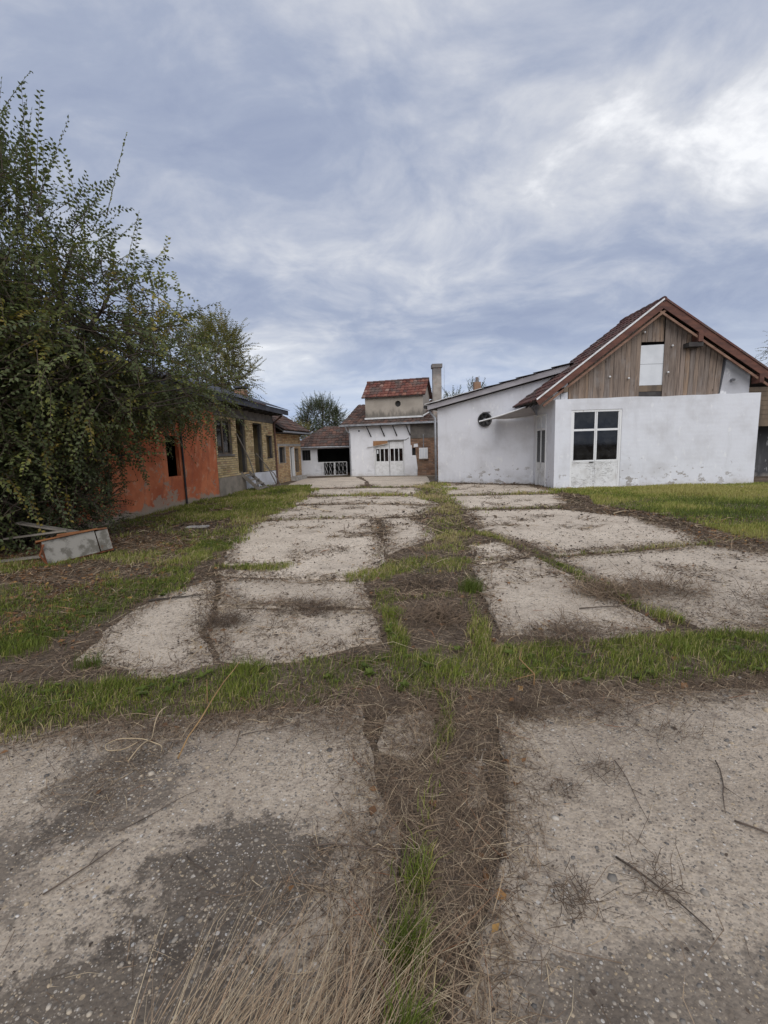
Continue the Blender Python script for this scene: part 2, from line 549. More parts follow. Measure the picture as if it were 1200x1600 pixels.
# ------------------------------------------------------------------ mesh builder
class MB:
    def __init__(s):
        s.v, s.f, s.a = [], [], []

    def quad(s, a, b, c, d, val=None):
        i = len(s.v)
        s.v += [a, b, c, d]
        s.f.append((i, i + 1, i + 2, i + 3))
        s.a.append(random.random() if val is None else val)

    def box(s, x0, x1, y0, y1, z0, z1, val=None, mx=None):
        val = random.random() if val is None else val
        i = len(s.v)
        p = [(x0, y0, z0), (x1, y0, z0), (x1, y1, z0), (x0, y1, z0), (x0, y0, z1), (x1, y0, z1), (x1, y1, z1), (x0, y1, z1)]
        if mx is not None:
            p = [tuple(mx @ Vector(q)) for q in p]
        s.v += p
        s.f += [(i, i + 3, i + 2, i + 1), (i + 4, i + 5, i + 6, i + 7), (i, i + 1, i + 5, i + 4), (i + 1, i + 2, i + 6, i + 5), (i + 2, i + 3, i + 7, i + 6), (i + 3, i, i + 4, i + 7)]
        s.a += [val] * 6
        return s

    def prism(s, poly, a, b, axis='y', val=None):
        """poly: list of (p,q) in the plane across axis, extruded from a to b along axis."""
        val = random.random() if val is None else val
        n = len(poly)
        i = len(s.v)
        def pt(p, q, t):
            return (p, t, q) if axis == 'y' else ((t, p, q) if axis == 'x' else (p, q, t))
        s.v += [pt(p, q, a) for p, q in poly] + [pt(p, q, b) for p, q in poly]
        s.f.append(tuple(range(i, i + n)))
        s.f.append(tuple(range(i + 2 * n - 1, i + n - 1, -1)))
        for k in range(n):
            s.f.append((i + k, i + n + k, i + n + (k + 1) % n, i + (k + 1) % n))
        s.a += [val] * (n + 2)
        return s

    def tube(s, pts, rad, n=6, cap=True, val=None):
        val = random.random() if val is None else val
        pts = [Vector(p) for p in pts]
        if not isinstance(rad, (list, tuple)):
            rad = [rad] * len(pts)
        i = len(s.v)
        for k, p in enumerate(pts):
            d = (pts[min(k + 1, len(pts) - 1)] - pts[max(k - 1, 0)]).normalized()
            a = d.cross(Vector((0, 0, 1)))
            if a.length < 1e-3:
                a = d.cross(Vector((1, 0, 0)))
            a.normalize()
            b = d.cross(a)
            for j in range(n):
                t = 2 * math.pi * j / n
                s.v.append(tuple(p + rad[k] * (math.cos(t) * a + math.sin(t) * b)))
        for k in range(len(pts) - 1):
            for j in range(n):
                q = i + k * n
                s.f.append((q + j, q + (j + 1) % n, q + n + (j + 1) % n, q + n + j))
                s.a.append(val)
        if cap:
            s.f.append(tuple(range(i + n - 1, i - 1, -1)))
            e = i + (len(pts) - 1) * n
            s.f.append(tuple(range(e, e + n)))
            s.a += [val, val]
        return s

    def disc_ring(s, c, r0, r1, y0, y1, n=28):
        """ring in the xz plane, from y0 (front) to y1"""
        i = len(s.v)
        for k in range(n):
            t = 2 * math.pi * k / n
            for r, y in ((r0, y0), (r1, y0), (r1, y1), (r0, y1)):
                s.v.append((c[0] + r * math.cos(t), y, c[1] + r * math.sin(t)))
        for k in range(n):
            a, b = i + 4 * k, i + 4 * ((k + 1) % n)
            for j in range(4):
                s.f.append((a + j, a + (j + 1) % 4, b + (j + 1) % 4, b + j))
                s.a.append(.5)
        return s

    def mesh(s, name):
        me = bpy.data.meshes.new(name)
        me.from_pydata([tuple(p) for p in s.v], [], s.f)
        at = me.attributes.new('v', 'FLOAT', 'FACE')
        at.data.foreach_set('value', s.a)
        bm = bmesh.new()
        bm.from_mesh(me)
        bmesh.ops.recalc_face_normals(bm, faces=bm.faces)
        bm.to_mesh(me)
        bm.free()
        return me

    def build(s, name, m, parent=None, smooth=False, **props):
        me = s.mesh(name)
        me.materials.append(MATS[m])
        if smooth:
            me.polygons.foreach_set('use_smooth', [True] * len(me.polygons))
        return link(name, me, parent, **props)


def link(name, data, parent=None, **props):
    o = bpy.data.objects.new(name, data)
    COL.objects.link(o)
    if parent is not None:
        o.parent = parent
    for k, v in props.items():
        o[k] = v
    return o


def thing(name, label, cat, loc=(0, 0, 0), rz=0.0, group=None, **kw):
    o = bpy.data.objects.new(name, None)
    o.empty_display_size = .3
    COL.objects.link(o)
    o.location = loc
    o.rotation_euler = (0, 0, rz)
    o['label'] = label
    o['category'] = cat
    if group:
        o['group'] = group
    for k, v in kw.items():
        o[k] = v
    return o


def fast_mesh(name, verts, faces_flat, nper, vals, m):
    """numpy mesh: verts (N,3); faces_flat (F,nper) ; vals (F,)"""
    me = bpy.data.meshes.new(name)
    F = len(faces_flat)
    me.vertices.add(len(verts))
    me.vertices.foreach_set('co', np.ascontiguousarray(verts, dtype=np.float32).ravel())
    me.loops.add(F * nper)
    me.loops.foreach_set('vertex_index', np.ascontiguousarray(faces_flat, dtype=np.int32).ravel())
    me.polygons.add(F)
    me.polygons.foreach_set('loop_start', np.arange(0, F * nper, nper, dtype=np.int32))
    me.polygons.foreach_set('loop_total', np.full(F, nper, dtype=np.int32))
    at = me.attributes.new('v', 'FLOAT', 'FACE')
    at.data.foreach_set('value', np.ascontiguousarray(vals, dtype=np.float32))
    me.update(calc_edges=True)
    me.materials.append(MATS[m])
    return me


def wall_with_openings(mb, x0, x1, z0, z1, y0, y1, ops, top=None):
    """slab wall along x with rectangular openings [(xa,xb,za,zb)]; top(x) overrides z1."""
    xs = sorted(set([x0, x1] + [a for o in ops for a in o[:2] if x0 < a < x1]))
    extra = []
    for a, b in zip(xs[:-1], xs[1:]):
        n = max(1, int((b - a) / .45)) if top else 1
        extra += [a + (b - a) * k / n for k in range(n)]
    extra.append(x1)
    for a, b in zip(extra[:-1], extra[1:]):
        m = (a + b) / 2
        cuts = sorted([(o[2], o[3]) for o in ops if o[0] < m < o[1]])
        z = z0
        for ca, cb in cuts:
            if ca > z + 1e-4:
                mb.box(a, b, y0, y1, z, ca)
            z = cb
        if top:
            za, zb = top(a), top(b)
            mb.prism([(a, z), (b, z), (b, zb), (a, za)], y0, y1)
        elif z1 > z + 1e-4:
            mb.box(a, b, y0, y1, z, z1)
    return mb


def brick_field(mb, x0, x1, z0, z1, ops, y=-.012, depth=.06, bl=.25, bh=.066, joint=.017):
    row = 0
    z = z0
    while z + bh <= z1 + 1e-3:
        off = (row % 2) * bl / 2
        x = x0 - off
        while x < x1:
            a, b = max(x, x0), min(x + bl - joint, x1)
            segs = [(a, b)]
            for o in ops:
                if o[2] < z + bh * .6 and o[3] > z + bh * .4:
                    ns = []
                    for (p, q) in segs:
                        if o[1] <= p or o[0] >= q:
                            ns.append((p, q))
                        else:
                            if p < o[0]:
                                ns.append((p, o[0]))
                            if q > o[1]:
                                ns.append((o[1], q))
                    segs = ns
            for p, q in segs:
                if q - p > .03:
                    j = random.uniform(-.006, .008)
                    jz = random.uniform(-.003, .003)
                    mb.box(p, q, y + j, y + depth, z + jz, z + bh + jz)
            x += bl
        z += bh + joint
        row += 1
    return mb


def tile_roof(mb, origin, u, v, nu, nv, tw, tl, skip=None):
    """tiles over a slope: u along the eave, v up the slope (unit vectors)"""
    u, v = Vector(u), Vector(v)
    n = u.cross(v).normalized()
    if n.z < 0:
        n = -n
    origin = Vector(origin)
    for i in range(nv):
        for j in range(nu):
            if skip and skip(i, j):
                continue
            o = origin + u * (j * tw + random.uniform(-.008, .008)) + v * (i * tl + random.uniform(-.012, .012)) + n * random.uniform(0, .012)
            base = len(mb.v)
            prof = ((0, 0), (.2, .022), (.5, .03), (.8, .022), (.99, .0))
            for s_, lift in ((0, .030), (tl * 1.06, .004)):
                for q, h in prof:
                    mb.v.append(tuple(o + u * (q * tw) + v * s_ + n * (h + lift)))
            mb.v.append(tuple(o + n * .002))
            mb.v.append(tuple(o + u * (tw * .99) + n * .002))
            val = min(1, max(0, random.gauss(.5, .28)))
            for k in range(4):
                mb.f.append((base + k, base + k + 1, base + 6 + k, base + 5 + k))
                mb.a.append(val)
            mb.f.append((base + 10, base + 11, base + 4, base + 3, base + 2, base + 1, base))
            mb.a.append(val)
    return mb


# ------------------------------------------------------------------ value noise (numpy)
_G = rng.random((256, 256))


def vnoise(x, y, sc):
    x = np.asarray(x) * sc + 400.3
    y = np.asarray(y) * sc + 433.7
    xi, yi = np.floor(x).astype(int), np.floor(y).astype(int)
    fx, fy = x - xi, y - yi
    fx, fy = fx * fx * (3 - 2 * fx), fy * fy * (3 - 2 * fy)
    g = lambda a, b: _G[a % 256, b % 256]
    return (g(xi, yi) * (1 - fx) + g(xi + 1, yi) * fx) * (1 - fy) + (g(xi, yi + 1) * (1 - fx) + g(xi + 1, yi + 1) * fx) * fy


def fbm(x, y, sc, o=4):
    r, a, tot = 0, 1, 0
    for k in range(o):
        r = r + a * vnoise(x, y, sc * 2 ** k)
        tot += a
        a *= .5
    return r / tot


def in_poly(x, y, poly):
    x, y = np.asarray(x), np.asarray(y)
    r = np.zeros(x.shape, bool)
    n = len(poly)
    pa = np.array(poly)
    k = (x > pa[:, 0].min()) & (x < pa[:, 0].max()) & (y > pa[:, 1].min()) & (y < pa[:, 1].max())
    if x.ndim and not k.all():
        if k.any():
            r[k] = in_poly(x[k], y[k], poly)
        return r
    for i in range(n):
        x1, y1 = poly[i]
        x2, y2 = poly[(i + 1) % n]
        c = (y1 > y) != (y2 > y)
        with np.errstate(divide='ignore', invalid='ignore'):
            xi = (x2 - x1) * (y - y1) / (y2 - y1 + 1e-12) + x1
        r ^= c & (x < xi)
    return r


def dist_line(x, y, pts, closed=False):
    d = np.full(np.shape(x), 1e9)
    pts = list(pts) + ([pts[0]] if closed else [])
    for (x1, y1), (x2, y2) in zip(pts[:-1], pts[1:]):
        dx, dy = x2 - x1, y2 - y1
        t = np.clip(((x - x1) * dx + (y - y1) * dy) / (dx * dx + dy * dy + 1e-12), 0, 1)
        d = np.minimum(d, np.hypot(x - x1 - t * dx, y - y1 - t * dy))
    return d


# ------------------------------------------------------------------ the yard: ground and slabs
SLABS = [
    [(-6.2, 2.05), (-4.4, 2.2), (-2.54, 2.42), (-1.37, 2.54), (-.75, 2.63), (-.20, 2.62), (-.12, 2.16), (.0, 1.71), (-.02, 1.41), (-.16, .9), (-.26, .0), (-6.2, .0)],
    [(.62, 2.48), (1.42, 2.66), (2.6, 2.72), (4.6, 2.80), (6.6, 2.9), (6.6, .0), (.1, .0), (.15, .99), (.27, 1.29), (.39, 1.57), (.56, 1.97)],
    [(-2.5, 3.4), (-2.64, 4.39), (-2.61, 4.99), (-2.19, 5.55), (-1.775, 4.5), (-1.70, 3.91), (-1.36, 3.27), (-1.72, 3.06)],
    [(-1.76, 4.56), (-2.15, 5.62), (-.28, 5.28), (-.14, 4.38), (-1.0, 4.46)],
    [(-1.67, 3.91), (-1.74, 4.5), (-1.0, 4.38), (-.14, 4.28), (-.04, 3.56), (-.91, 3.18), (-1.33, 3.30)],
    [(-2.35, 6.40), (-2.9, 8.3), (-2.95, 10.25), (-2.1, 10.4), (-.2, 10.3), (-.15, 9.7), (-.02, 6.3), (-.28, 5.36), (-1.3, 5.54), (-2.12, 5.70), (-2.3, 5.95), (-2.2, 6.02), (-1.55, 5.92), (-1.55, 6.22), (-2.3, 6.33)],
    [(.02, 6.65), (.95, 7.9), (.95, 9.0), (.55, 10.2), (-.08, 10.15)],
    [(-2.98, 10.6), (-2.75, 13.1), (-.6, 13.0), (1.5, 12.1), (.76, 10.54), (-.3, 10.42)],
    [(-2.8, 13.4), (-2.75, 15.3), (-.9, 15.35), (1.3, 14.7), (1.55, 12.5), (-.5, 13.2)],
    [(-2.8, 15.7), (-2.9, 18.4), (-.6, 18.3), (1.45, 17.8), (1.4, 15.1), (-.9, 15.6)],
    [(-4.2, 18.8), (-4.6, 22.3), (-4.5, 25.9), (-1.6, 26.0), (-.9, 22.2), (-.8, 18.6)],
    [(-.5, 18.6), (-.75, 22.2), (-1.2, 25.7), (2.4, 24.6), (2.2, 20.5), (1.7, 18.1)],
    [(.96, 3.62), (1.0, 4.45), (1.16, 5.75), (2.14, 6.24), (2.26, 5.2), (2.32, 4.56), (2.38, 3.6), (1.7, 3.48)],
    [(1.3, 5.95), (1.35, 7.1), (1.9, 7.2), (2.12, 6.42)],
    [(2.36, 6.1), (4.78, 6.64), (5.6, 5.75), (6.1, 4.2), (5.7, 3.6), (3.42, 3.50), (2.66, 3.60), (2.46, 4.23)],
    [(2.04, 11.0), (4.2, 10.86), (5.3, 9.4), (5.2, 7.3), (4.86, 6.75), (2.5, 6.35), (2.25, 7.2), (1.75, 8.5)],
    [(2.05, 11.3), (1.95, 14.2), (2.2, 14.4), (5.5, 14.1), (5.0, 12.1), (4.35, 11.15)],
    [(-.02, 2.50), (.24, 2.56), (.27, 2.28), (.10, 2.14), (-.04, 2.2)],
    [(.36, 2.06), (.50, 2.16), (.44, 1.82), (.34, 1.78)],
    [(1.95, 14.6), (1.9, 17.7), (2.6, 19.6), (5.7, 17.3), (5.75, 14.5)],
]


def rough_poly(poly, step=.07, amp=.035, seed=0):
    out = []
    n = len(poly)
    for i in range(n):
        a, b = np.array(poly[i]), np.array(poly[(i + 1) % n])
        L = np.linalg.norm(b - a)
        k = max(1, int(L / step))
        nrm = np.array([b[1] - a[1], a[0] - b[0]]) / (L + 1e-9)
        for q in range(k):
            p = a + (b - a) * q / k
            d = (fbm(p[0] + seed * 7, p[1], 1.6, 4) - .5) * amp * 5.0 + (vnoise(p[0], p[1] + seed, 9) - .5) * amp * 2.4
            out.append(tuple(p + nrm * d))
    return out


SLABS_R = []
for i, s_ in enumerate(SLABS):
    ym = np.mean([p[1] for p in s_])
    SLABS_R.append(rough_poly(s_, .05 if ym < 4 else (.09 if ym < 9 else .18), .020 if ym < 4 else .026, i))


def on_slab(x, y):
    r = np.zeros(np.shape(x), bool)
    for s_ in SLABS_R:
        r |= in_poly(x, y, s_)
    return r


def slab_edge_dist(x, y):
    d = np.full(np.shape(x), 1.5)
    for s_ in SLABS:
        pa = np.array(s_)
        k = (x > pa[:, 0].min() - 1.5) & (x < pa[:, 0].max() + 1.5) & (y > pa[:, 1].min() - 1.5) & (y < pa[:, 1].max() + 1.5)
        if k.any():
            d[k] = np.minimum(d[k], dist_line(x[k], y[k], s_, True))
    return d


gx = np.concatenate([[-400, -120, -40], np.arange(-14, -4, .22), np.arange(-4, 4, .04), np.arange(4, 17, .16), [17, 45, 120, 400]])
gy = np.concatenate([[-300, -60, -8], np.arange(0, 5, .04), np.arange(5, 12, .09), np.arange(12, 30.1, .2), [42, 70, 140, 500]])
X, Y = np.meshgrid(gx, gy)
_ins = on_slab(X, Y)
_sd = np.where(_ins, -1, 1) * slab_edge_dist(X, Y)            # signed distance, negative on a slab
_amp = np.clip(1.6 - np.hypot(X - 1, Y - 10) / 18, 0, 1)
_n1 = fbm(X, Y, 2.2, 5)
_soil = .014 + (fbm(X, Y, .5, 3) - .5) * .05 + (fbm(X + 7, Y, 5.0, 3) - .5) * .022
_wash = np.clip(.30 + _sd / .16 + (_n1 - .5) * 2.0, 0, 1)      # soil creeping over the rim by up to a hand's breadth
Z = np.where(_amp > 0, (_soil * _wash + (-.03) * (1 - _wash)) * _amp - .012 * (1 - _amp), -.012)


def grid_at(G, x, y):
    i = np.clip(np.searchsorted(gx, x) - 1, 0, len(gx) - 2)
    j = np.clip(np.searchsorted(gy, y) - 1, 0, len(gy) - 2)
    u = (x - gx[i]) / (gx[i + 1] - gx[i])
    v = (y - gy[j]) / (gy[j + 1] - gy[j])
    return (G[j, i] * (1 - u) + G[j, i + 1] * u) * (1 - v) + (G[j + 1, i] * (1 - u) + G[j + 1, i + 1] * u) * v


def ground_h(x, y):
    return grid_at(Z, x, y)


def on_slab(x, y):
    return grid_at(_sd, x, y) < 0


def surf_h(x, y):
    g_ = ground_h(x, y)
    return np.where(on_slab(x, y), np.maximum(g_, SLAB_TOP), g_)


SLAB_TOP = .008
V = np.stack([X.ravel(), Y.ravel(), Z.ravel()], 1)
nX, nY = len(gx), len(gy)
ii = (np.arange(nY - 1)[:, None] * nX + np.arange(nX - 1)[None, :]).ravel()
Fq = np.stack([ii, ii + 1, ii + 1 + nX, ii + nX], 1)
gm = fast_mesh('ground', V, Fq, 4, np.full(len(Fq), .5), 'soil')
gm.polygons.foreach_set('use_smooth', [True] * len(gm.polygons))
ground = link('ground', gm, None, kind='structure', label='bare brown soil of the yard under litter and weeds')

yard = bpy.data.objects.new('concrete_pavement', None)
COL.objects.link(yard)
yard['kind'] = 'structure'
yard['label'] = 'cracked concrete paving of the yard with weedy joints'
for i, poly in enumerate(SLABS_R):
    mb = MB()
    n = len(poly)
    c = np.mean(poly, 0)
    tx, ty = random.uniform(-.0008, .0008), random.uniform(-.0008, .0008)
    top = SLAB_TOP + random.uniform(-.002, .002)
    inner, outer, low = [], [], []
    for (x, y) in poly:
        d = c - np.array((x, y))
        d = d / (np.linalg.norm(d) + 1e-9) * random.uniform(.012, .03)
        zt = top + (x - c[0]) * tx + (y - c[1]) * ty
        inner.append((x + d[0], y + d[1], zt))
        outer.append((x, y, zt - random.uniform(.010, .022)))
        low.append((x, y, -.12))
    mb.v = inner + outer + low
    mb.f = [tuple(range(n))]
    for k in range(n):
        q = (k + 1) % n
        mb.f.append((n + k, n + q, q, k))
        mb.f.append((2 * n + k, 2 * n + q, n + q, n + k))
    tone = .12 if c[1] < 3 else (.62 if c[1] < 6 else .95)     # lens falloff put into the slab colour: dark near, paler beyond the grass
    mb.a = [tone + random.uniform(-.06, .05)] * len(mb.f)
    mb.build('concrete_slab', 'old_concrete', yard)

# ------------------------------------------------------------------ building: whitewashed gable house (right)
gh = thing('gable_house', 'whitewashed house with weathered plank gable and tiled roof beside the lawn', 'house', (5.93, 15.55, 0))
XP, ZP = 3.50, 6.16              # ridge
EL, ZL = -.67, 3.05              # left eave
SR = .651
ER = 7.6
ZR = ZP - SR * (ER - XP)
SL = (ZP - ZL) / (XP - EL)
def slope_top(x, m=.16):
    return (ZL + SL * (x - EL) if x < XP else ZP - SR * (x - XP)) - m
DOOR = (.55, 2.29, 0.0, 2.69)
mb = MB()
def _wt(x):
    return 3.05 + .04 * x / 7 + (vnoise(x, 3.3, 2.5) - .5) * .05
wall_with_openings(mb, 0, 6.97, -.1, 3.05, 0, .28, [DOOR], top=_wt)
mb.build('front_wall', 'whitewash', gh)
# side wall facing the yard with glazed door
sw = MB()
SD = (.85, 1.87, 0.0, 2.66)      # along y
for a, b, za, zb in ((.285, .85, -.1, 3.35), (1.87, 2.6, -.1, 3.35), (.85, 1.87, 2.66, 3.35)):
    sw.box(.02, .27, a, b, za, zb)
sw.build('side_wall', 'whitewash_shed', gh)
MB().box(6.45, 6.75, .51, 2.5, -.1, 3.0).build('far_side_wall', 'whitewash', gh)
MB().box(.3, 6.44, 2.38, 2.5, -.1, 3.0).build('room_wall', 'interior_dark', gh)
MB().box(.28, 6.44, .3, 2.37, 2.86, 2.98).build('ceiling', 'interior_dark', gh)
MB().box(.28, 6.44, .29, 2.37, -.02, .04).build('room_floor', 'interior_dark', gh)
MB().prism([(.0, 3.01), (6.9, 3.01), (6.9, slope_top(6.9, .12)), (XP, slope_top(XP, .12)), (.0, slope_top(.0, .12))], 2.3, 2.48).build('rear_gable', 'grey_render', gh)

# double door
dr = MB()
x0, x1, zt = .55, 2.29, 2.69
dr.box(x0, x0 + .07, .02, .12, 0.0, zt)
dr.box(x1 - .07, x1, .02, .12, 0.0, zt)
dr.box(x0 + .07, x1 - .07, .02, .12, zt - .07, zt)
door = dr.build('double_door', 'worn_white_paint', gh)
xm = (x0 + x1) / 2
st = MB()
for a in (x0 + .072, xm - .05, xm + .004, x1 - .115):
    st.box(a, a + .043, .03, .085, .93, zt - .072)
for z0, z1 in ((.93, .985), (1.98, 2.05)):
    st.box(x0 + .118, xm - .053, .032, .083, z0, z1)
    st.box(xm + .05, x1 - .118, .032, .083, z0, z1)
st.build('door_sash', 'worn_white_paint', door)
for a, b in ((x0 + .075, xm - .004), (xm + .004, x1 - .075)):
    p = MB().box(a, b, .034, .08, .03, .925)
    for (u0, u1, w0, w1) in ((a, a + .05, .03, .925), (b - .05, b, .03, .925), (a + .05, b - .05, .875, .925), (a + .05, b - .05, .03, .09)):
        p.box(u0, u1, .026, .0335, w0, w1)
    p.build('door_panel', 'peeling_paint', door, label='lower door panel with white paint peeling off in flakes')
for a, b in ((x0 + .115, xm - .05), (xm + .047, x1 - .115)):
    for z0, z1 in ((.985, 1.98), (2.05, zt - .07)):
        MB().box(a, b, .055, .060, z0, z1).build('glass_pane', 'dusty_glass', door)
MB().box(xm - .2, xm - .06, -.012, .0255, .90, .925).build('door_latch', 'dark_metal', door)
dh = MB().tube([(x0 + .12, .02, 1.0), (x0 + .12, -.03, 1.0), (x0 + .22, -.03, 1.0)], .009)
dh.build('door_handle', 'dark_metal', door)
MB().box(x0 - .06, x1 + .06, -.10, .02, -.03, .018).build('door_sill', 'plinth_concrete', gh)
MB().box(.45, .58, -.07, -.005, -.02, .07).build('loose_brick', 'brick_orange', gh)

# side door under the awning
sd = MB()
sd.box(-.005, .06, .85, .91, 0, 2.66).box(-.005, .06, 1.81, 1.87, 0, 2.66).box(-.005, .06, .91, 1.81, 2.60, 2.66).box(-.003, .055, .91, 1.81, 2.08, 2.16).box(-.003, .055, 1.335, 1.385, .9, 2.6)
sdo = sd.build('side_door', 'worn_white_paint', gh)
for a, b in ((.912, 1.334), (1.386, 1.808)):
    MB().box(.02, .026, a, b, .902, 2.078).build('glass_pane', 'dusty_glass', sdo)
    MB().box(.015, .04, a, b, 2.162, 2.598).build('top_panel', 'white_board', sdo)
    MB().box(.01, .05, a, b, .02, .9).build('door_panel', 'peeling_paint', sdo)
MB().box(.06, .068, .90, 1.82, .86, 2.1).build('curtain', 'curtain_cloth', sdo)  # added pale sheet, gives the dark panes their light grey look

# plank gable: one object per plank
x = .56
LO = (3.0, 3.79, 3.25, 4.90)     # loft opening
def plank(xa, xb, z0, z1a, z1b, lean=0.0, y=.0):
    w_ = (xb - xa)
    cx_ = (xa + xb) / 2
    mb = MB()
    mb.prism([(-w_ / 2, 0), (w_ / 2, 0), (w_ / 2 + lean, z1b - z0), (-w_ / 2 + lean, z1a - z0)], 0, .024)
    o = mb.build('plank', 'plank_wood', gh)
    o.location = (cx_, .295 + y, z0)
while x < 5.72:
    wd = random.uniform(.13, .24)
    xb = min(x + wd, 5.78)
    mid = (x + xb) / 2
    lean = .0 if mid < 4.1 else (mid - 4.1) * .07
    yj = random.uniform(0, .012)
    g_ = .007
    if LO[0] - .03 < mid < LO[1] + .03:
        plank(x, xb - g_, LO[3] + .01, slope_top(x), slope_top(xb), 0, yj)
    else:
        if x < LO[0] < xb:
            xb = LO[0]
        if LO[1] - .03 < x and mid > LO[1] and x < LO[1] + .1:
            x = max(x, LO[1] - .02)
        if x < LO[1] < xb and mid > LO[1]:
            x = LO[1]
        plank(x, xb - g_, 3.02 + random.uniform(0, .03), slope_top(x) - .02, slope_top(xb) - .02, lean, yj)
    x = xb
MB().box(LO[0] - .1, LO[1] + .2, .338, .360, 3.27, 3.475).build('plank', 'old_timber', gh)
MB().box(LO[0] - .1, LO[1] + .2, .342, .362, 3.03, 3.26).build('plank', 'eave_timber', gh)
MB().prism([(LO[0] - .12, 4.19), (LO[1] + .2, 4.19), (LO[1] + .2, 4.83), (LO[0] - .12, 4.80)], .338, .352).build('loft_board', 'white_board', gh, label='upper white board closing the loft opening')
MB().prism([(LO[0] - .12, 3.48), (LO[1] + .2, 3.48), (LO[1] + .2, 4.18), (LO[0] - .12, 4.18)], .340, .354).build('loft_board', 'white_board', gh, label='lower white board closing the loft opening')
MB().prism([(.5, 3.05), (6.3, 3.05), (6.3, slope_top(6.3, .3)), (XP, slope_top(XP, .3)), (.5, slope_top(.5, .3))], .60, .62).build('loft_backing', 'black_glass_and_shade', gh)  # black sheet, the unlit loft behind the gap put into colour
for (ax, az) in ((1.93, 3.79), (2.58, 3.72), (3.92, 3.88), (3.05, 4.93 + .28), (4.02, 4.75), (5.78, 4.42)):
    MB().tube([(ax, .295, az), (ax, .24, az), (ax, .21, az)], [.012, .035, .028], 8).build('insulator', 'white_metal', gh, smooth=True)
# rendered corner of the gable
MB().prism([(5.78, 3.02), (6.80, 3.02), (6.80, slope_top(6.80, .2)), (5.97, slope_top(5.97, .2))], .31, .5).build('gable_render', 'grey_render', gh, label='pale grey rendered corner of the gable wall')
MB().box(.30, .53, .3, .42, 3.06, slope_top(.42, .22)).build('corner_post', 'whitewash', gh)
lp = MB().tube([(6.15, .31, 3.56), (6.15, .20, 3.58), (6.15, .16, 3.55)], [.05, .04, .05], 8).box(6.17, 6.33, .19, .21, 3.51, 3.535)
lp.build('wall_lamp', 'grey_metal', gh)

# bargeboards
def barge(xa, za, xb, zb, y0, y1, up, dn):
    d = Vector((xb - xa, 0, zb - za)).normalized()
    n = Vector((-d.z, 0, d.x))
    if n.z < 0:
        n = -n
    a, b = Vector((xa, 0, za)), Vector((xb, 0, zb))
    pl_ = [a + n * dn, b + n * dn, b + n * up, a + n * up]
    return MB().prism([(p.x, p.z) for p in pl_], y0, y1)
barge(EL, ZL, XP + .06, ZP + .04, -.02, .012, .02, -.20).build('bargeboard', 'barge_timber', gh)
barge(XP - .02, ZP + .01, ER, ZR, -.022, .010, .02, -.22).build('bargeboard', 'barge_timber', gh)
barge(EL + .12, ZL, XP, ZP - .09, .013, .06, -.20, -.27).build('bargeboard_trim', 'barge_edge', gh)
barge(XP, ZP - .10, ER - .2, ZR + .02, .012, .06, -.22, -.29).build('bargeboard_trim', 'barge_edge', gh)
barge(EL + .02, ZL + .02, XP, ZP + .02, -.05, -.021, .035, -.015).build('verge_flashing', 'white_metal', gh)
barge(XP, ZP + .03, ER, ZR + .02, -.05, -.0225, .05, -.01).build('verge_tile_edge', 'roof_tile_dark', gh)
MB().box(4.42, 4.90, -.0, .3, 4.66, 4.80).build('purlin_end', 'eave_timber', gh)
MB().box(4.70, 4.86, -.04, .3, 4.81, 5.12).build('purlin_end', 'barge_timber', gh)
MB().box(6.85, 7.0, -.04, .3, 3.42, 3.72).build('purlin_end', 'barge_timber', gh)
MB().box(.28, .42, -.0, .5, 3.30, 3.46).build('purlin_end', 'old_timber', gh)
# roof slopes
Lr = 2.55
for (xa, za, xb, zb) in ((EL, ZL, XP, ZP), (ER, ZR, XP, ZP)):
    d = Vector((xb - xa, 0, zb - za)).normalized()
    n = Vector((-d.z, 0, d.x)) if d.x > 0 else Vector((d.z, 0, -d.x))
    a, b = Vector((xa, 0, za)), Vector((xb, 0, zb))
    pp = [a - n * .06, b - n * .06, b, a]
    MB().prism([(p.x, p.z) for p in pp], .062, Lr).build('roof_deck', 'eave_timber', gh)
    ln = (b - a).length
    tb = MB()
    nv = int(ln / .32)
    o_ = a + n * .006 + Vector((0, .0, 0)) - d * .06
    if d.x > 0:
        tile_roof(tb, o_ + Vector((0, -.02, 0)), (0, 1, 0), d, int(Lr / .23), nv + 1, .23, (ln + .06) / (nv + 1))
    else:
        tile_roof(tb, o_ + Vector((0, -.02, 0)), (0, 1, 0), d, int(Lr / .23), nv + 1, .23, (ln + .06) / (nv + 1))
    tb.build('roof_tiles', 'roof_tile_dark', gh, kind='stuff')
rt = MB()
k = 0
while k * .38 < Lr:
    rt.tube([(XP, k * .38 - .03, ZP + .02), (XP, k * .38 + .38, ZP + .005)], [.10, .085], 8)
    k += 1
rt.build('ridge_tiles', 'roof_tile_dark', gh, kind='stuff')
# rafter tails under the left eave
for k in range(5):
    yy = .25 + k * .42
    d = Vector((XP - EL, 0, ZP - ZL)).normalized()
    a = Vector((EL + .03, 0, ZL - .075))
    b = a + d * 1.0
    MB().prism([(a.x, a.z - .10), (b.x, b.z - .10), (b.x, b.z), (a.x, a.z)], yy, yy + .09).build('rafter_tail', 'eave_timber', gh)

